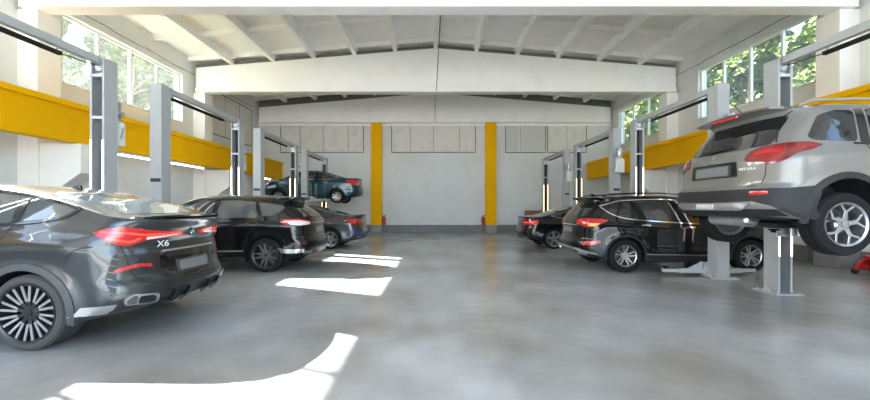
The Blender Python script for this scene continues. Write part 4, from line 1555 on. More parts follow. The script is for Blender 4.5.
for sg in (1, -1):
    c.patch('quarter_window', round_poly([(0.62, 1.40), (0.72, 1.30), (0.9, 1.235), (1.09, 1.21), (1.20, 1.52), (0.92, 1.49), (0.72, 1.46)], 0.03), 'side', 'glass_light', (sg,), h=0.004, th=0.006)
    c.patch('window_trim', strip_poly(smooth_line([(3.3, 1.09), (2.1, 1.145), (1.1, 1.185), (0.85, 1.225), (0.66, 1.31), (0.56, 1.42)]), 0.018), 'side', 'gloss_black', (sg,), h=0.008)
    lamp = c.patch('tail_lamp', round_poly([(0.55, 1.03), (0.55, 1.10), (0.85, 1.15), (1.18, 1.14), (1.26, 1.10), (1.15, 1.035), (0.85, 1.01)], 0.02), 'wrap', 'lamp_clear', (sg,), h=0.012, th=0.02, grid=0.04)
    c.patch('red_lens', round_poly([(0.55, 1.08), (0.55, 1.105), (0.85, 1.155), (1.18, 1.145), (1.26, 1.10), (1.22, 1.085), (1.15, 1.115), (0.85, 1.122)], 0.006), 'wrap', 'lamp_red', (sg,), h=0.016, th=0.01, grid=0.04, parent=lamp)
    c.patch('red_lens', round_poly([(1.04, 1.02), (1.16, 1.03), (1.22, 1.075), (1.12, 1.085)], 0.01), 'wrap', 'lamp_red', (sg,), h=0.016, th=0.01, grid=0.04, parent=lamp)
    c.patch('exhaust_tip', round_poly([(0.62, 0.40), (0.86, 0.41), (0.86, 0.47), (0.62, 0.47)], 0.02), 'wrap', 'chrome', (sg,), h=0.03, th=0.02, grid=0.04)
    c.patch('bumper_skid_trim', round_poly([(0.85, 0.42), (1.15, 0.41), (1.42, 0.43), (1.42, 0.53), (1.2, 0.50), (0.86, 0.50)], 0.02), 'wrap', 'satin', (sg,), h=0.008, th=0.01, grid=0.05)
    c.patch('reflector', round_poly([(0.78, 0.60), (0.98, 0.61), (0.98, 0.64), (0.78, 0.63)], 0.008), 'wrap', 'lamp_dark', (sg,), h=0.006, th=0.01, grid=0.04)
    c.patch('sill_trim', round_poly([(1.44, 0.25), (3.4, 0.245), (3.4, 0.32), (1.44, 0.33)], 0.02), 'side', 'cladding', (sg,), h=0.012, grid=0.08)
    c.patch('door_trim', strip_poly([(1.46, 0.47), (2.3, 0.455), (3.35, 0.44)], 0.03), 'side', 'satin', (sg,), h=0.008, grid=0.08)
c.patch('rear_window', round_poly([(-0.60, 1.20), (0.60, 1.20), (0.545, 1.52), (-0.545, 1.52)], 0.05), 'rear', 'glass', h=0.004)
c.patch('windscreen', round_poly([(2.8, 0.56), (3.5, 0.70), (3.58, 0.0), (3.5, -0.70), (2.8, -0.56)], 0.05), 'top', 'glass_light', h=0.003)
spoiler(c, 'roof_spoiler', 0.44, 0.70, 0.57, 0.05, 'gloss_black', drop=0.02, bow=0.06)
c.patch('light_bar', [(-0.55, 1.045), (0.55, 1.045), (0.55, 1.085), (-0.55, 1.085)], 'rear', 'lamp_dark', h=0.008)
ph = c.patch('plate_holder', round_poly([(-0.28, 0.83), (0.28, 0.83), (0.28, 0.97), (-0.28, 0.97)], 0.012), 'rear', 'plate_dark', h=0.014)
c.patch('number_plate', round_poly([(-0.26, 0.845), (0.26, 0.845), (0.26, 0.955), (-0.26, 0.955)], 0.01), 'rear', 'plate_grey', h=0.02, parent=ph)
c.patch('rear_diffuser', round_poly([(-0.55, 0.37), (0.55, 0.37), (0.58, 0.50), (-0.58, 0.50)], 0.03), 'rear', 'black', h=0.006)
handles(c, [(1.42, 1.05), (2.4, 1.02)], 'gloss_black', 0.2)
gaps(c, [('side', [(1.10, 1.2), (1.2, 1.0), (1.38, 0.8), (1.45, 0.5)], (1, -1)), ('side', [(2.14, 1.16), (2.2, 0.8), (2.2, 0.34)], (1, -1)),
         ('side', [(3.3, 1.08), (3.32, 0.8), (3.3, 0.34)], (1, -1)), ('wrap', [(0.0, 0.72), (0.7, 0.73), (0.86, 0.85), (0.9, 1.0)], (1, -1))])
car_mirror(c, 3.2, 1.08, 'gloss_black')

# ------------------------------------------------------------------ saloons
def sedan(name, label, loc, rotz, paint, L, W, H_, axle, wb, R, wheel, lift_z=0.0, extra=None, glass='glass', trim='chrome', droop=0.0, deck=1.08, seat_out=0.0):
    k = H_ / 1.46
    S = dict(L=L, W=W, R=R, Ra=R + 0.045, axle=axle, wb=wb, paint=paint, flare=0.014, droop=droop,
             xr=[(0.22, 0.35), (0.30, 0.14), (0.42, 0.02), (0.52, 0.0), (0.66, 0.03), (0.85, 0.085), (deck - 0.05, 0.09), (deck, 0.05), (deck + 0.06, 0.08)],
             xf=[(0.15, L - 0.2), (0.35, L - 0.02), (0.55, L), (0.75, L - 0.06), (0.95, L - 0.2)],
             top=[(0.04, deck + 0.01), (0.2, deck + 0.03), (0.62, deck + 0.05), (0.85, deck + 0.10), (1.35, 1.32 * k), (1.75, 1.425 * k), (2.1, 1.46 * k), (2.5, 1.455 * k), (2.85, 1.39 * k), (3.5, 1.08 * k), (3.75, 1.0), (L - 0.45, 0.92), (L - 0.12, 0.8), (L, 0.68)],
             zb=[(0, 0.32), (0.5, 0.22), (1.3, 0.18), (L - 1.2, 0.18), (L, 0.2)],
             plan=[(0.0, 0.90), (0.4, 0.945), (1.0, 0.99), (2.0, 1.0), (3.0, 0.995), (L - 0.9, 0.975), (L - 0.4, 0.93), (L, 0.86)],
             g=[(0.18, 0.92), (0.3, 0.965), (0.5, 0.985), (0.7, 0.99), (0.82, 0.985), (0.92, 0.965), (1.0, 0.93), (1.08, 0.885), (1.2, 0.82), (1.35, 0.72), (1.46, 0.62)],
             H=[(0, 0.05), (0.8, 0.06), (1.6, 0.07), (2.5, 0.075), (3.4, 0.065), (L, 0.06)], D=0.4, Df=0.65, p=2.7,
             lines=[([(0.2, 0.86), (1.2, 0.88), (3, 0.82), (L, 0.76)], 0.014, 0.05, 0.3, L - 0.6)], wheel_in=0.025)
    c = Car(S, name, label, 'car', loc, rotz, lift_z=lift_z)
    c.wheels(wheel)
    zt = 1.34 * k
    common_windows(c, [[(1.33, 1.045), (2.02, 1.03), (2.0, zt - 0.005), (1.72, zt - 0.03), (1.46, zt - 0.10)],
                       [(2.12, 1.025), (3.15, 0.985), (2.98, 1.06), (2.6, zt - 0.06), (2.1, zt)]], m=glass)
    for sg in (1, -1):
        c.patch('quarter_window', round_poly([(0.98, 1.10), (1.12, 1.06), (1.25, 1.05), (1.34, 1.19), (1.2, 1.16)], 0.02), 'side', glass, (sg,), h=0.004)
        c.patch('window_trim', strip_poly(smooth_line([(3.2, 0.965), (2.1, 1.01), (1.25, 1.035), (1.05, 1.065), (0.93, 1.10), (1.05, 1.135), (1.4, 1.225), (1.72, zt - 0.005), (2.1, zt + 0.02), (2.6, zt - 0.04)]), 0.016), 'side', trim, (sg,), h=0.008)
    c.patch('rear_window', round_poly([(0.85, 0.60), (1.42, 0.52), (1.44, 0), (1.42, -0.52), (0.85, -0.60), (0.80, 0)], 0.05), 'top', glass, h=0.003)
    c.patch('windscreen', round_poly([(2.86, 0.53), (3.42, 0.66), (3.5, 0), (3.42, -0.66), (2.86, -0.53)], 0.05), 'top', glass, h=0.003)
    ph = c.patch('plate_holder', round_poly([(-0.28, 0.70), (0.28, 0.70), (0.28, 0.84), (-0.28, 0.84)], 0.01), 'rear', 'plate_dark', h=0.01)
    c.patch('number_plate', round_poly([(-0.26, 0.715), (0.26, 0.715), (0.26, 0.825), (-0.26, 0.825)], 0.01), 'rear', 'plate_grey', h=0.016, parent=ph)
    c.patch('rear_diffuser', round_poly([(-0.6, 0.32), (0.6, 0.32), (0.6, 0.42), (-0.6, 0.42)], 0.03), 'rear', 'black', h=0.006)
    handles(c, [(1.5, 0.88), (2.5, 0.86)], 'chrome' if trim == 'chrome' else paint, 0.19)
    gaps(c, [('side', [(1.27, 1.04), (1.32, 0.85), (1.45, 0.65), (1.48, 0.3)], (1, -1)), ('side', [(2.07, 1.02), (2.1, 0.7), (2.1, 0.28)], (1, -1)),
             ('side', [(3.2, 0.96), (3.22, 0.7), (3.2, 0.28)], (1, -1)), ('wrap', [(0.0, 0.60), (0.55, 0.61), (0.72, 0.75)], (1, -1))])
    car_mirror(c, 3.05, 0.98, paint)
    for sg in (1, -1):
        c.patch('headlamp', round_poly([(L - 0.75, 0.66), (L - 0.35, 0.60), (L - 0.3, 0.70), (L - 0.75, 0.78)], 0.03), 'side', 'headlamp', (sg,), h=0.006)
    return c

# dark grey sedan, third on the left
c = sedan('sedan', 'dark grey sedan with red lamps, parked third on the left below the raised teal car', (-2.33, 13.38, 0), PI, 'paint_grey', 4.95, 1.87, 1.46, 1.06, 2.97, 0.335,
          dict(R=0.335, rim=0.245, width=0.25, rim_mat='rim_silver', spokes=5, dish=0.025, branches=[(0.012, 0.04, 0.03, 0.022), (-0.012, -0.04, 0.03, 0.022)]), trim='gloss_black', deck=1.10)
for sg in (1, -1):
    c.patch('tail_lamp', round_poly([(0.36, 0.88), (0.36, 0.98), (0.75, 1.0), (1.05, 0.99), (1.18, 0.95), (0.98, 0.90), (0.85, 0.85), (0.6, 0.87)], 0.02), 'wrap', 'lamp_red', (sg,), h=0.01, th=0.02, grid=0.04)
    c.patch('bumper_corner', round_poly([(0.5, 0.46), (0.78, 0.46), (1.05, 0.52), (1.02, 0.64), (0.8, 0.58), (0.5, 0.56)], 0.03), 'wrap', 'blue', (sg,), h=0.006, grid=0.05, label='blue reflective bumper corner')
    c.patch('exhaust_tip', round_poly([(0.55, 0.36), (0.8, 0.36), (0.8, 0.43), (0.55, 0.43)], 0.02), 'wrap', 'chrome', (sg,), h=0.014, grid=0.04)
spoiler(c, 'tail_lip', 0.02, 0.22, 0.62, 0.02, 'gloss_black', drop=-0.015, bow=0.14)

# teal sedan raised on the last lift on the left
c = sedan('raised_sedan', 'teal sedan raised high on the farthest left lift', (-3.26, 17.65, 1.62), PI, 'paint_teal', 4.5, 1.725, 1.46, 1.02, 2.6, 0.30,
          dict(R=0.30, rim=0.20, width=0.2, rim_mat='rim_silver', spokes=7, dish=0.02, branches=[(0.0, 0.0, 0.05, 0.06)]), lift_z=1.62, droop=0.05, deck=1.07)
for sg in (1, -1):
    c.patch('tail_lamp', round_poly([(0.42, 0.78), (0.42, 1.0), (0.75, 1.02), (1.02, 1.0), (1.12, 0.95), (0.95, 0.82), (0.8, 0.76)], 0.03), 'wrap', 'lamp_red', (sg,), h=0.01, th=0.02, grid=0.04)
    c.patch('bumper_trim', strip_poly([(0.2, 0.56), (0.7, 0.565), (1.4, 0.55)], 0.03), 'wrap', 'black', (sg,), h=0.008, grid=0.05)

# black sedan, farthest on the right
c = sedan('sedan', 'black sedan with a chrome window line, parked farthest back on the right', (3.06, 13.4, 0), 0, 'paint_black', 4.95, 1.89, 1.45, 1.02, 2.95, 0.345,
          dict(R=0.345, rim=0.25, width=0.25, rim_mat='rim_silver', spokes=5, dish=0.025, branches=[(0.0, 0.035, 0.05, 0.03), (0.0, -0.035, 0.05, 0.03)]), trim='chrome', deck=1.06)
for sg in (1, -1):
    lamp = c.patch('tail_lamp', round_poly([(0.42, 0.80), (0.42, 0.95), (0.75, 0.97), (1.05, 0.96), (1.10, 0.92), (1.02, 0.84), (0.85, 0.80)], 0.02), 'wrap', 'lamp_red', (sg,), h=0.01, th=0.02, grid=0.04)
    c.patch('light_bar', strip_poly([(0.48, 0.87), (0.75, 0.875), (1.02, 0.90)], 0.03), 'wrap', 'lamp_bright', (sg,), h=0.014, grid=0.04, parent=lamp)
    c.patch('exhaust_tip', round_poly([(0.5, 0.35), (0.76, 0.35), (0.76, 0.41), (0.5, 0.41)], 0.02), 'wrap', 'chrome', (sg,), h=0.012, grid=0.04)
c.patch('chrome_strip', [(-0.62, 0.985), (0.62, 0.985), (0.62, 1.0), (-0.62, 1.0)], 'rear', 'chrome', h=0.008)

# ------------------------------------------------------------------ black crossover on the right
S = dict(L=4.70, W=1.88, R=0.362, Ra=0.41, axle=1.0, wb=2.70, paint='paint_black', flare=0.016,
         xr=[(0.25, 0.32), (0.35, 0.12), (0.48, 0.0), (0.62, 0.01), (0.74, 0.07), (0.95, 0.09), (1.08, 0.10), (1.2, 0.16), (1.35, 0.28), (1.5, 0.42), (1.56, 0.44), (1.62, 0.28)],
         xf=[(0.2, 4.5), (0.4, 4.68), (0.6, 4.70), (0.9, 4.62), (1.05, 4.5)],
         top=[(0.26, 1.63), (0.7, 1.67), (1.3, 1.70), (1.9, 1.70), (2.4, 1.67), (2.8, 1.56), (3.5, 1.19), (3.7, 1.12), (4.2, 1.07), (4.55, 0.97), (4.72, 0.85)],
         zb=[(0, 0.36), (0.5, 0.27), (1.4, 0.22), (3.4, 0.22), (4.7, 0.25)],
         plan=[(0.0, 0.90), (0.4, 0.95), (0.95, 0.995), (2.0, 0.99), (2.8, 0.99), (3.65, 0.99), (4.1, 0.96), (4.7, 0.87)],
         g=[(0.24, 0.935), (0.36, 0.97), (0.6, 0.985), (0.85, 0.99), (1.0, 0.98), (1.1, 0.955), (1.2, 0.92), (1.4, 0.845), (1.6, 0.755), (1.71, 0.66)],
         H=[(0.2, 0.06), (1.0, 0.07), (2.5, 0.075), (3.4, 0.07), (4.7, 0.06)], D=0.38, Df=0.65, p=2.8,
         lines=[([(0.3, 1.04), (1.2, 1.0), (2.5, 0.93), (4, 0.88)], 0.018, 0.05, 0.4, 4.1), ([(1.3, 0.5), (3.4, 0.46)], 0.018, 0.05, 1.4, 3.3)], wheel_in=0.02)
c = Car(S, 'crossover', 'black crossover with a chrome window line, parked on the right beside the raised silver car', 'car', (3.18, 9.0, 0), 0)
c.wheels(dict(R=0.362, rim=0.228, width=0.235, rim_mat='rim_silver', spokes=5, dish=0.02, branches=[(0.018, 0.045, 0.034, 0.028), (-0.018, -0.045, 0.034, 0.028)], phase=0.2, cap_mat='rim_silver'))
common_windows(c, [[(1.22, 1.165), (2.02, 1.10), (2.0, 1.555), (1.6, 1.56), (1.26, 1.545)],
                   [(2.12, 1.095), (3.2, 1.035), (3.0, 1.2), (2.55, 1.48), (2.11, 1.555)]], m='glass')
for sg in (1, -1):
    c.patch('quarter_window', round_poly([(0.60, 1.41), (0.72, 1.30), (0.92, 1.215), (1.14, 1.175), (1.18, 1.54), (0.9, 1.515), (0.7, 1.47)], 0.03), 'side', 'glass', (sg,), h=0.004)
    c.patch('window_trim', strip_poly(smooth_line([(3.25, 1.02), (2.05, 1.08), (1.2, 1.145), (0.9, 1.195), (0.68, 1.29), (0.54, 1.42), (0.60, 1.455), (0.9, 1.54), (1.3, 1.57), (2.0, 1.58), (2.5, 1.52)]), 0.02), 'side', 'chrome', (sg,), h=0.010)
    lamp = c.patch('tail_lamp', round_poly([(0.44, 1.03), (0.44, 1.13), (0.72, 1.165), (0.98, 1.16), (1.18, 1.13), (1.08, 1.06), (0.94, 0.985), (0.76, 0.975), (0.62, 1.02)], 0.025), 'wrap', 'lamp_red', (sg,), h=0.012, th=0.02, grid=0.04)
    c.patch('amber_lens', round_poly([(0.80, 1.0), (0.92, 1.0), (1.04, 1.055), (0.84, 1.06)], 0.01), 'wrap', 'lamp_amber', (sg,), h=0.016, th=0.01, grid=0.04, parent=lamp)
    c.patch('reflector', round_poly([(0.72, 0.57), (1.0, 0.60), (1.12, 0.65), (1.08, 0.70), (0.78, 0.66)], 0.02), 'wrap', 'lamp_red', (sg,), h=0.008, th=0.01, grid=0.04)
    c.patch('sill_trim', round_poly([(1.42, 0.24), (3.22, 0.235), (3.22, 0.36), (1.42, 0.38)], 0.03), 'side', 'cladding', (sg,), h=0.014, grid=0.08)
    c.patch('sill_strip', strip_poly([(1.44, 0.40), (2.3, 0.385), (3.2, 0.37)], 0.022), 'side', 'satin', (sg,), h=0.014, grid=0.08)
    for ax in c.b.axles:
        c.patch('arch_trim', ring_poly(ax, 0.372, 0.405, 0.45, -0.2, PI + 0.25), 'side', 'cladding', (sg,), h=0.008, th=0.03, grid=0.06)
    c.patch('bumper_skid_trim', strip_poly(smooth_line([(0.0, 0.50), (0.5, 0.49), (0.8, 0.44), (1.0, 0.40)]), 0.05), 'wrap', 'satin', (sg,), h=0.012, grid=0.05)
    c.patch('exhaust_tip', round_poly([(0.58, 0.38), (0.8, 0.375), (0.82, 0.43), (0.6, 0.44)], 0.02), 'wrap', 'chrome', (sg,), h=0.02, grid=0.04)
    bm = bmesh.new()
    pts = [(x, sg * (float(c.b.W(np.array([x]), np.array([1.6]))[0]) - 0.04), float(c.b.zc(x)) - 0.02 + (0.0 if x in (0.62, 2.65) else 0.045)) for x in (0.62, 0.75, 1.3, 1.9, 2.5, 2.65)]
    bm_tube(bm, pts, 0.016, 8)
    link('roof_rail', bm, M['gloss_black'], c.root, smooth=True)
c.patch('rear_window', round_poly([(-0.62, 1.21), (0.62, 1.21), (0.58, 1.52), (-0.58, 1.52)], 0.05), 'rear', 'glass', h=0.004)
c.patch('windscreen', round_poly([(2.75, 0.56), (3.42, 0.70), (3.5, 0), (3.42, -0.70), (2.75, -0.56)], 0.05), 'top', 'glass', h=0.003)
spoiler(c, 'roof_spoiler', 0.35, 0.56, 0.56, 0.05, 'gloss_black', drop=0.02, bow=0.06)
bm = bmesh.new()
bm_prism(bm, [(0, 0), (0.2, 0), (0.04, 0.085), (0.0, 0.09)], 'y', -0.022, 0.022)
link('antenna_fin', bm, M['gloss_black'], c.root, loc=(0.62, 0, 1.655), bevel=0.01)
ph = c.patch('plate_holder', round_poly([(-0.28, 0.83), (0.28, 0.83), (0.28, 0.97), (-0.28, 0.97)], 0.012), 'rear', 'plate_dark', h=0.012)
c.patch('number_plate', round_poly([(-0.26, 0.845), (0.26, 0.845), (0.26, 0.955), (-0.26, 0.955)], 0.01), 'rear', 'plate_grey', h=0.018, parent=ph)
c.patch('chrome_strip', [(-0.45, 1.0), (0.45, 1.0), (0.45, 1.025), (-0.45, 1.025)], 'rear', 'chrome', h=0.012)
handles(c, [(1.42, 1.01), (2.38, 0.97)], 'chrome', 0.2)
gaps(c, [('side', [(1.16, 1.17), (1.22, 0.95), (1.36, 0.75), (1.42, 0.4)], (1, -1)), ('side', [(2.07, 1.09), (2.12, 0.7), (2.12, 0.36)], (1, -1)),
         ('side', [(3.24, 1.02), (3.26, 0.7), (3.24, 0.36)], (1, -1)), ('wrap', [(0.0, 0.72), (0.7, 0.73), (0.85, 0.85), (0.9, 0.98)], (1, -1))])
car_mirror(c, 3.1, 1.03, 'gloss_black')

# ------------------------------------------------------------------ silver crossover raised on the right
S = dict(L=4.215, W=1.775, R=0.334, Ra=0.395, axle=0.84, wb=2.50, paint='paint_silver', flare=0.022, droop=0.06, arch_dz=0.03,
         xr=[(0.28, 0.30), (0.36, 0.10), (0.46, 0.0), (0.60, 0.0), (0.66, 0.02), (0.70, 0.075), (0.95, 0.09), (1.06, 0.115), (1.12, 0.17), (1.3, 0.28), (1.48, 0.40), (1.53, 0.41), (1.58, 0.30)],
         xf=[(0.2, 4.0), (0.4, 4.16), (0.6, 4.175), (0.9, 4.12), (1.05, 4.0)],
         top=[(0.28, 1.585), (0.6, 1.605), (1.2, 1.625), (1.8, 1.62), (2.2, 1.59), (2.5, 1.52), (3.05, 1.17), (3.2, 1.08), (3.7, 1.03), (4.0, 0.96), (4.2, 0.85)],
         zb=[(0, 0.38), (0.4, 0.30), (1.2, 0.23), (3.0, 0.23), (4.1, 0.27)],
         plan=[(0.0, 0.92), (0.35, 0.96), (0.8, 0.995), (1.6, 0.985), (2.4, 0.985), (3.28, 0.995), (3.6, 0.97), (4.15, 0.88)],
         g=[(0.25, 0.94), (0.38, 0.975), (0.6, 0.985), (0.85, 0.99), (0.98, 0.985), (1.06, 0.965), (1.14, 0.935), (1.3, 0.885), (1.5, 0.81), (1.62, 0.72)],
         H=[(0.2, 0.05), (1.0, 0.065), (2.2, 0.07), (3.0, 0.07), (4.2, 0.06)], D=0.34, Df=0.55, p=3.2, ptop=3.0,
         lines=[([(0.3, 0.97), (0.9, 1.0), (1.4, 0.98), (2.5, 0.92), (4, 0.9)], 0.020, 0.05, 0.35, 3.7), ([(1.2, 0.48), (3.0, 0.44)], 0.016, 0.05, 1.2, 2.9)], wheel_in=0.02)
VZ = 0.975
c = Car(S, 'raised_crossover', 'silver crossover raised on the nearest right lift, grey cladding', 'car', (3.47, 4.76, VZ), 0, lift_z=VZ)
c.wheels(dict(R=0.334, rim=0.222, width=0.22, rim_mat='rim_silver', spokes=5, dish=0.018, concave=0.6,
              branches=[(0.0, 0.0, 0.05, 0.042, 0.0, 0.58), (0.004, 0.078, 0.034, 0.03, 0.48, 1.0), (-0.004, -0.078, 0.034, 0.03, 0.48, 1.0)], cap_mat='rim_silver', phase=0.25))
for sg in (1, -1):
    c.patch('quarter_window', round_poly([(0.50, 1.20), (0.56, 1.16), (1.0, 1.145), (1.06, 1.50), (0.86, 1.50), (0.66, 1.44)], 0.05), 'side', 'glass', (sg,), h=0.004)
    c.patch('pillar_trim', [(1.03, 1.14), (1.13, 1.135), (1.17, 1.515), (1.08, 1.51)], 'side', 'gloss_black', (sg,), h=0.005)
    c.patch('window_trim', strip_poly([(0.95, 1.125), (1.8, 1.095), (2.78, 1.06)], 0.02), 'side', 'gloss_black', (sg,), h=0.008)
    lamp = c.patch('tail_lamp', round_poly([(0.46, 0.975), (0.48, 1.06), (0.58, 1.12), (0.76, 1.14), (0.95, 1.14), (1.11, 1.105), (1.05, 1.06), (0.93, 1.03), (0.84, 0.955), (0.74, 0.915)], 0.03), 'wrap', 'lamp_dark', (sg,), h=0.016, th=0.02, grid=0.04)
    c.patch('red_lens', round_poly([(0.51, 0.985), (0.53, 1.05), (0.61, 1.10), (0.78, 1.115), (0.83, 1.04), (0.80, 0.965), (0.73, 0.94)], 0.03), 'wrap', 'lamp_mid', (sg,), h=0.021, th=0.01, grid=0.04, parent=lamp)
    c.patch('light_bar', strip_poly([(0.56, 1.04), (0.66, 1.055), (0.78, 1.05)], 0.035), 'wrap', 'lamp_red', (sg,), h=0.024, th=0.01, grid=0.04, parent=lamp)
    c.patch('red_lens', round_poly([(0.86, 1.055), (0.86, 1.115), (0.95, 1.12), (1.07, 1.10), (1.0, 1.07)], 0.01), 'wrap', 'lamp_mid', (sg,), h=0.020, th=0.01, grid=0.04, parent=lamp)
    c.patch('bumper_cladding', round_poly([(0.0, 0.50), (0.0, 0.645), (0.5, 0.65), (0.9, 0.655), (1.15, 0.68), (1.22, 0.60), (1.16, 0.40), (1.2, 0.30), (0.98, 0.33), (0.9, 0.36), (0.8, 0.46), (0.62, 0.52)], 0.012), 'wrap', 'cladding', (sg,), h=0.010, th=0.012, grid=0.045)
    c.patch('lower_bumper_trim', round_poly([(0.0, 0.355), (0.0, 0.43), (0.55, 0.43), (0.82, 0.43), (0.86, 0.36)], 0.012), 'wrap', 'cladding', (sg,), h=0.006, th=0.012, grid=0.05)
    c.patch('reflector', round_poly([(0.60, 0.585), (0.76, 0.59), (0.76, 0.625), (0.60, 0.62)], 0.008), 'wrap', 'lamp_red', (sg,), h=0.016, grid=0.04)
    for ax in c.b.axles:
        c.patch('arch_trim', ring_poly(ax, 0.364, 0.388, 0.455, -0.2, PI + 0.2), 'side', 'cladding', (sg,), h=0.012, th=0.03, grid=0.06)
    c.patch('sill_trim', round_poly([(1.2, 0.24), (2.85, 0.24), (2.85, 0.40), (1.2, 0.42)], 0.03), 'side', 'cladding', (sg,), h=0.012, grid=0.08)
    bm = bmesh.new()
    pts = [(x, sg * (float(c.b.W(np.array([x]), np.array([1.52]))[0]) - 0.05), float(c.b.zc(x)) - 0.03 + (0.0 if x in (0.55, 2.3) else 0.045)) for x in (0.55, 0.68, 1.1, 1.6, 2.15, 2.3)]
    bm_tube(bm, pts, 0.016, 8)
    link('roof_rail', bm, M['satin'], c.root, smooth=True)
common_windows(c, [[(1.16, 1.135), (1.85, 1.11), (1.84, 1.525), (1.2, 1.515)], [(1.93, 1.108), (2.82, 1.07), (2.6, 1.22), (2.25, 1.46), (1.92, 1.525)]], m='glass')
c.patch('rear_window', round_poly([(-0.63, 1.145), (-0.3, 1.125), (0.3, 1.125), (0.63, 1.145), (0.595, 1.475), (-0.595, 1.475)], 0.05), 'rear', 'glass', h=0.004, grid=0.04)
c.patch('windscreen', round_poly([(2.45, 0.56), (3.0, 0.68), (3.06, 0), (3.0, -0.68), (2.45, -0.56)], 0.05), 'top', 'glass', h=0.003)
spoiler(c, 'roof_spoiler', 0.24, 0.47, 0.57, 0.035, 'paint_silver', drop=0.015, bow=0.05)
bm = bmesh.new()
bm_box(bm, 0.235, 0.26, -0.2, 0.2, 1.535, 1.565)
link('high_brake_lamp', bm, M['lamp_red'], c.root, bevel=0.006)
bm = bmesh.new()
bm_tube(bm, [(0.62, 0.1, 1.60), (0.40, 0.1, 1.80)], [0.010, 0.004], 8)
link('antenna', bm, M['black'], c.root, smooth=True)
c.patch('plate_recess', round_poly([(-0.38, 0.805), (0.38, 0.805), (0.36, 0.985), (-0.36, 0.985)], 0.02), 'rear', 'gloss_black', h=0.004)
ph = c.patch('plate_holder', round_poly([(-0.29, 0.815), (0.29, 0.815), (0.29, 0.955), (-0.29, 0.955)], 0.01), 'rear', 'plate_dark', h=0.014)
c.patch('number_plate', round_poly([(-0.265, 0.83), (0.265, 0.83), (0.265, 0.94), (-0.265, 0.94)], 0.01), 'rear', 'plate_grey', h=0.02, parent=ph)
c.patch('skid_plate', round_poly([(-0.5, 0.42), (0.5, 0.42), (0.6, 0.50), (-0.6, 0.50)], 0.03), 'rear', 'satin', h=0.014)
c.patch('fog_lamp', round_poly([(-0.14, 0.435), (0.14, 0.435), (0.14, 0.485), (-0.14, 0.485)], 0.012), 'rear', 'lamp_clear', h=0.022)
c.badge('model_badge', 'VITARA', 0.046, -0.50, 0.885, m='white', sx=1.2)
c.badge('emblem', 'S', 0.115, 0.0, 1.045, m='satin', sx=1.25)
P0, n0 = c.project('rear', 1, 0.22, 1.16)
bm = bmesh.new()
bm_tube(bm, [c.project('rear', 1, y_, 1.155 + 0.06 * (0.22 - y_))[0] + Vector((-0.022, 0, 0)) for y_ in (0.22, 0.1, -0.05, -0.2)], [0.016, 0.012, 0.009, 0.007], 8)
bm_box(bm, P0.x - 0.03, P0.x + 0.02, 0.19, 0.25, 1.125, 1.175)
link('rear_wiper', bm, M['black'], c.root, smooth=True)
handles(c, [(1.28, 0.99), (2.1, 0.97)], 'paint_silver', 0.19)
gaps(c, [('side', [(1.08, 1.14), (1.12, 0.95), (1.22, 0.75), (1.25, 0.42)], (1, -1)), ('side', [(1.89, 1.1), (1.92, 0.7), (1.92, 0.4)], (1, -1)),
         ('side', [(2.85, 1.06), (2.88, 0.7), (2.86, 0.4)], (1, -1)), ('wrap', [(0.0, 0.685), (0.55, 0.69), (0.66, 0.75), (0.68, 0.93)], (1, -1)), ('side', [(0.30, 1.16), (0.42, 1.4), (0.55, 1.54)], (1, -1))])
car_mirror(c, 2.75, 1.07, 'paint_silver')
# exhaust and axle seen under the raised car
bm = bmesh.new()
bm_lathe(bm, [(0.001, -0.3), (0.09, -0.3), (0.09, 0.3), (0.001, 0.3)], 20, 'y', (0.42, 0.1, 0.30))
bm_tube(bm, [(0.42, -0.25, 0.28), (0.25, -0.42, 0.27), (0.14, -0.45, 0.30)], 0.028, 10)
bm_tube(bm, [(0.5, 0.1, 0.28), (1.4, 0.05, 0.24), (2.6, 0.0, 0.24)], 0.028, 10)
link('exhaust', bm, M['motor'], c.root, smooth=True)
bm = bmesh.new()
bm_tube(bm, [(0.78, -0.72, 0.28), (0.78, 0.72, 0.28)], 0.045, 12)
bm_box(bm, 0.6, 0.95, -0.35, 0.35, 0.2, 0.26)
link('rear_axle', bm, M['underbody'], c.root, smooth=True)

# ------------------------------------------------------------------ trees outside the windows
def leaf_cloud(rng, h, rad, n, size, base):
    bm = bmesh.new()
    clusters = []
    for k in range(26):
        a, z = rng.uniform(0, 2 * PI), rng.uniform(base, h * 0.94)
        t = (z - base) / (h - base)
        rr = rad * (0.5 + 0.5 * math.sin(PI * min(max(t, 0.08), 0.95))) * rng.uniform(0.2, 0.8)
        clusters.append((Vector((rr * math.cos(a), rr * math.sin(a), z)), rad * rng.uniform(0.28, 0.48)))
    for k in range(n):
        c, r = clusters[rng.randrange(len(clusters))]
        d = Vector((rng.gauss(0, 1), rng.gauss(0, 1), rng.gauss(0, 0.8)))
        d = d.normalized() * r * rng.uniform(0.35, 1.0) ** 0.5
        p = c + d
        u = Vector((rng.gauss(0, 1), rng.gauss(0, 1), rng.gauss(0, 0.6))).normalized()
        v = u.cross(Vector((rng.gauss(0, 1), rng.gauss(0, 1), rng.gauss(0, 1)))).normalized()
        s = size * rng.uniform(0.6, 1.3)
        q = [p + u * s, p + v * s * 0.5, p - u * s, p - v * s * 0.5]
        bm.faces.new([bm.verts.new(x) for x in q])
    return bm

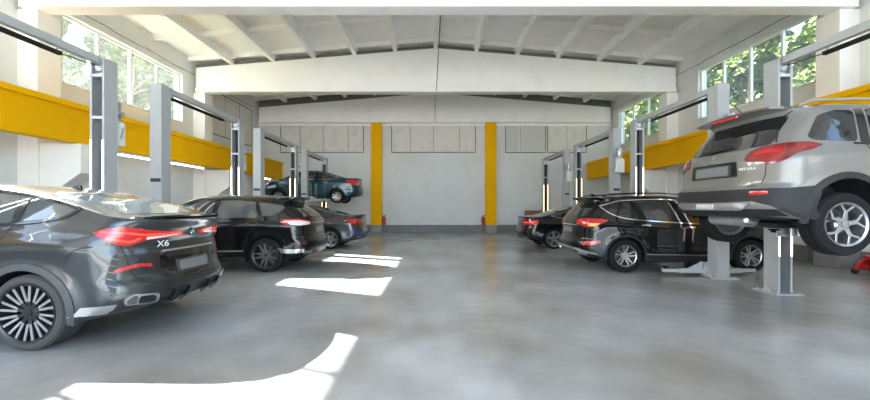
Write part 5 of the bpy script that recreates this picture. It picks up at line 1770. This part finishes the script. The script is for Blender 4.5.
def trunk(rng, h, rad):
    bm = bmesh.new()
    bm_tube(bm, [(0, 0, -0.2), (0.05, 0.04, h * 0.3), (-0.06, 0.08, h * 0.6), (0.05, -0.05, h * 0.9)], [0.22, 0.17, 0.11, 0.03], 10)
    for k in range(9):
        z = h * rng.uniform(0.3, 0.75)
        a = rng.uniform(0, 2 * PI)
        L = rad * rng.uniform(0.5, 0.9)
        bm_tube(bm, [(0, 0, z), (L * 0.5 * math.cos(a), L * 0.5 * math.sin(a), z + L * 0.35), (L * math.cos(a), L * math.sin(a), z + L * 0.55)], [0.07, 0.05, 0.015], 7)
    return bm

def tree(seed, loc, h, rad, m, label, n=15000, size=0.15, base=0.33):
    rng = random.Random(seed)
    t = thing('tree', label, 'tree', (loc[0], loc[1], -0.13), rng.uniform(0, 6), 'trees outside the hall')
    link('trunk', trunk(rng, h, rad), M['bark'], t, smooth=True)
    link('crown', leaf_cloud(rng, h, rad, n, size, h * base), M[m], t)
spots = [
    (14.6, 10.2, 9.8, 'leaf_dark', 'dark leafy tree outside the near end of the right strip window'),
    (14.6, 13.7, 9.8, 'leaf', 'leafy green tree outside the right strip window, second from its near end'),
    (14.6, 17.2, 10.2, 'leaf_dark', 'dark green tree outside the right strip window, middle panes'),
    (14.6, 20.7, 10.0, 'leaf', 'leafy green tree outside the right strip window, far end'),
    (14.6, 24.2, 10.4, 'leaf_dark', 'dark green tree outside the far right window, nearer half'),
    (14.6, 27.7, 10.6, 'leaf', 'light green tree outside the far right window, farther half'),
    (14.6, 31.2, 10.6, 'leaf_dark', 'dark green tree at the far edge of the far right window'),
    (18.4, 13.6, 12.2, 'leaf_dark', 'tall dark tree standing behind the row outside the right strip window, nearest'),
    (18.4, 17.4, 12.4, 'leaf', 'tall light green tree standing behind the row outside the right strip window, second'),
    (18.4, 21.2, 12.8, 'leaf_dark', 'tall dark tree standing behind the row outside the right strip window, third'),
    (18.4, 25.0, 12.6, 'leaf', 'tall light green tree standing behind the row outside the far right window'),
    (18.4, 28.8, 12.6, 'leaf_dark', 'tall dark tree standing behind the row outside the far right window'),
    (18.4, 32.6, 12.6, 'leaf', 'tall light green tree, farthest of the row behind the far right window'),
    (-14.6, 14.6, 7.7, 'leaf_pale', 'pale green tree behind the dusty left window, near end'),
    (-14.6, 18.3, 10.4, 'leaf', 'green tree behind the dusty left window, middle panes'),
    (-14.6, 22.0, 10.4, 'leaf_pale', 'pale green tree behind the dusty left window, far end'),
    (-18.3, 18.0, 10.7, 'leaf', 'taller green tree farther out beyond the left window, near panes'),
    (-18.3, 21.8, 13.0, 'leaf_pale', 'taller pale tree farther out beyond the left window, middle panes'),
    (-18.3, 25.6, 13.2, 'leaf', 'taller green tree farther out beyond the left window, far panes'),
    (-22.8, 22.4, 16.5, 'leaf_pale', 'pale tree of the tallest row beyond the left window, near end'),
    (-22.8, 27.1, 17.0, 'leaf', 'green tree in the middle of the tallest row beyond the left window'),
    (-22.8, 31.8, 17.0, 'leaf_pale', 'pale tree of the tallest row beyond the left window, far end'),
    (22.8, 20.5, 14.6, 'leaf', 'light green tree, nearest of the tallest row beyond the right strip window'),
    (22.8, 25.2, 14.6, 'leaf_dark', 'dark tree in the middle of the tallest row beyond the right strip window'),
    (22.8, 29.9, 14.6, 'leaf', 'light green tree, farthest of the tallest row beyond the right strip window'),
    (22.8, 36.5, 14.6, 'leaf_dark', 'tallest dark tree, farthest out beyond the far right window')]
for k, (x, y, h, m, lb) in enumerate(spots):
    tree(100 + k, (x, y), h, 1.8 if abs(x) > 20 else 1.42, m, lb)
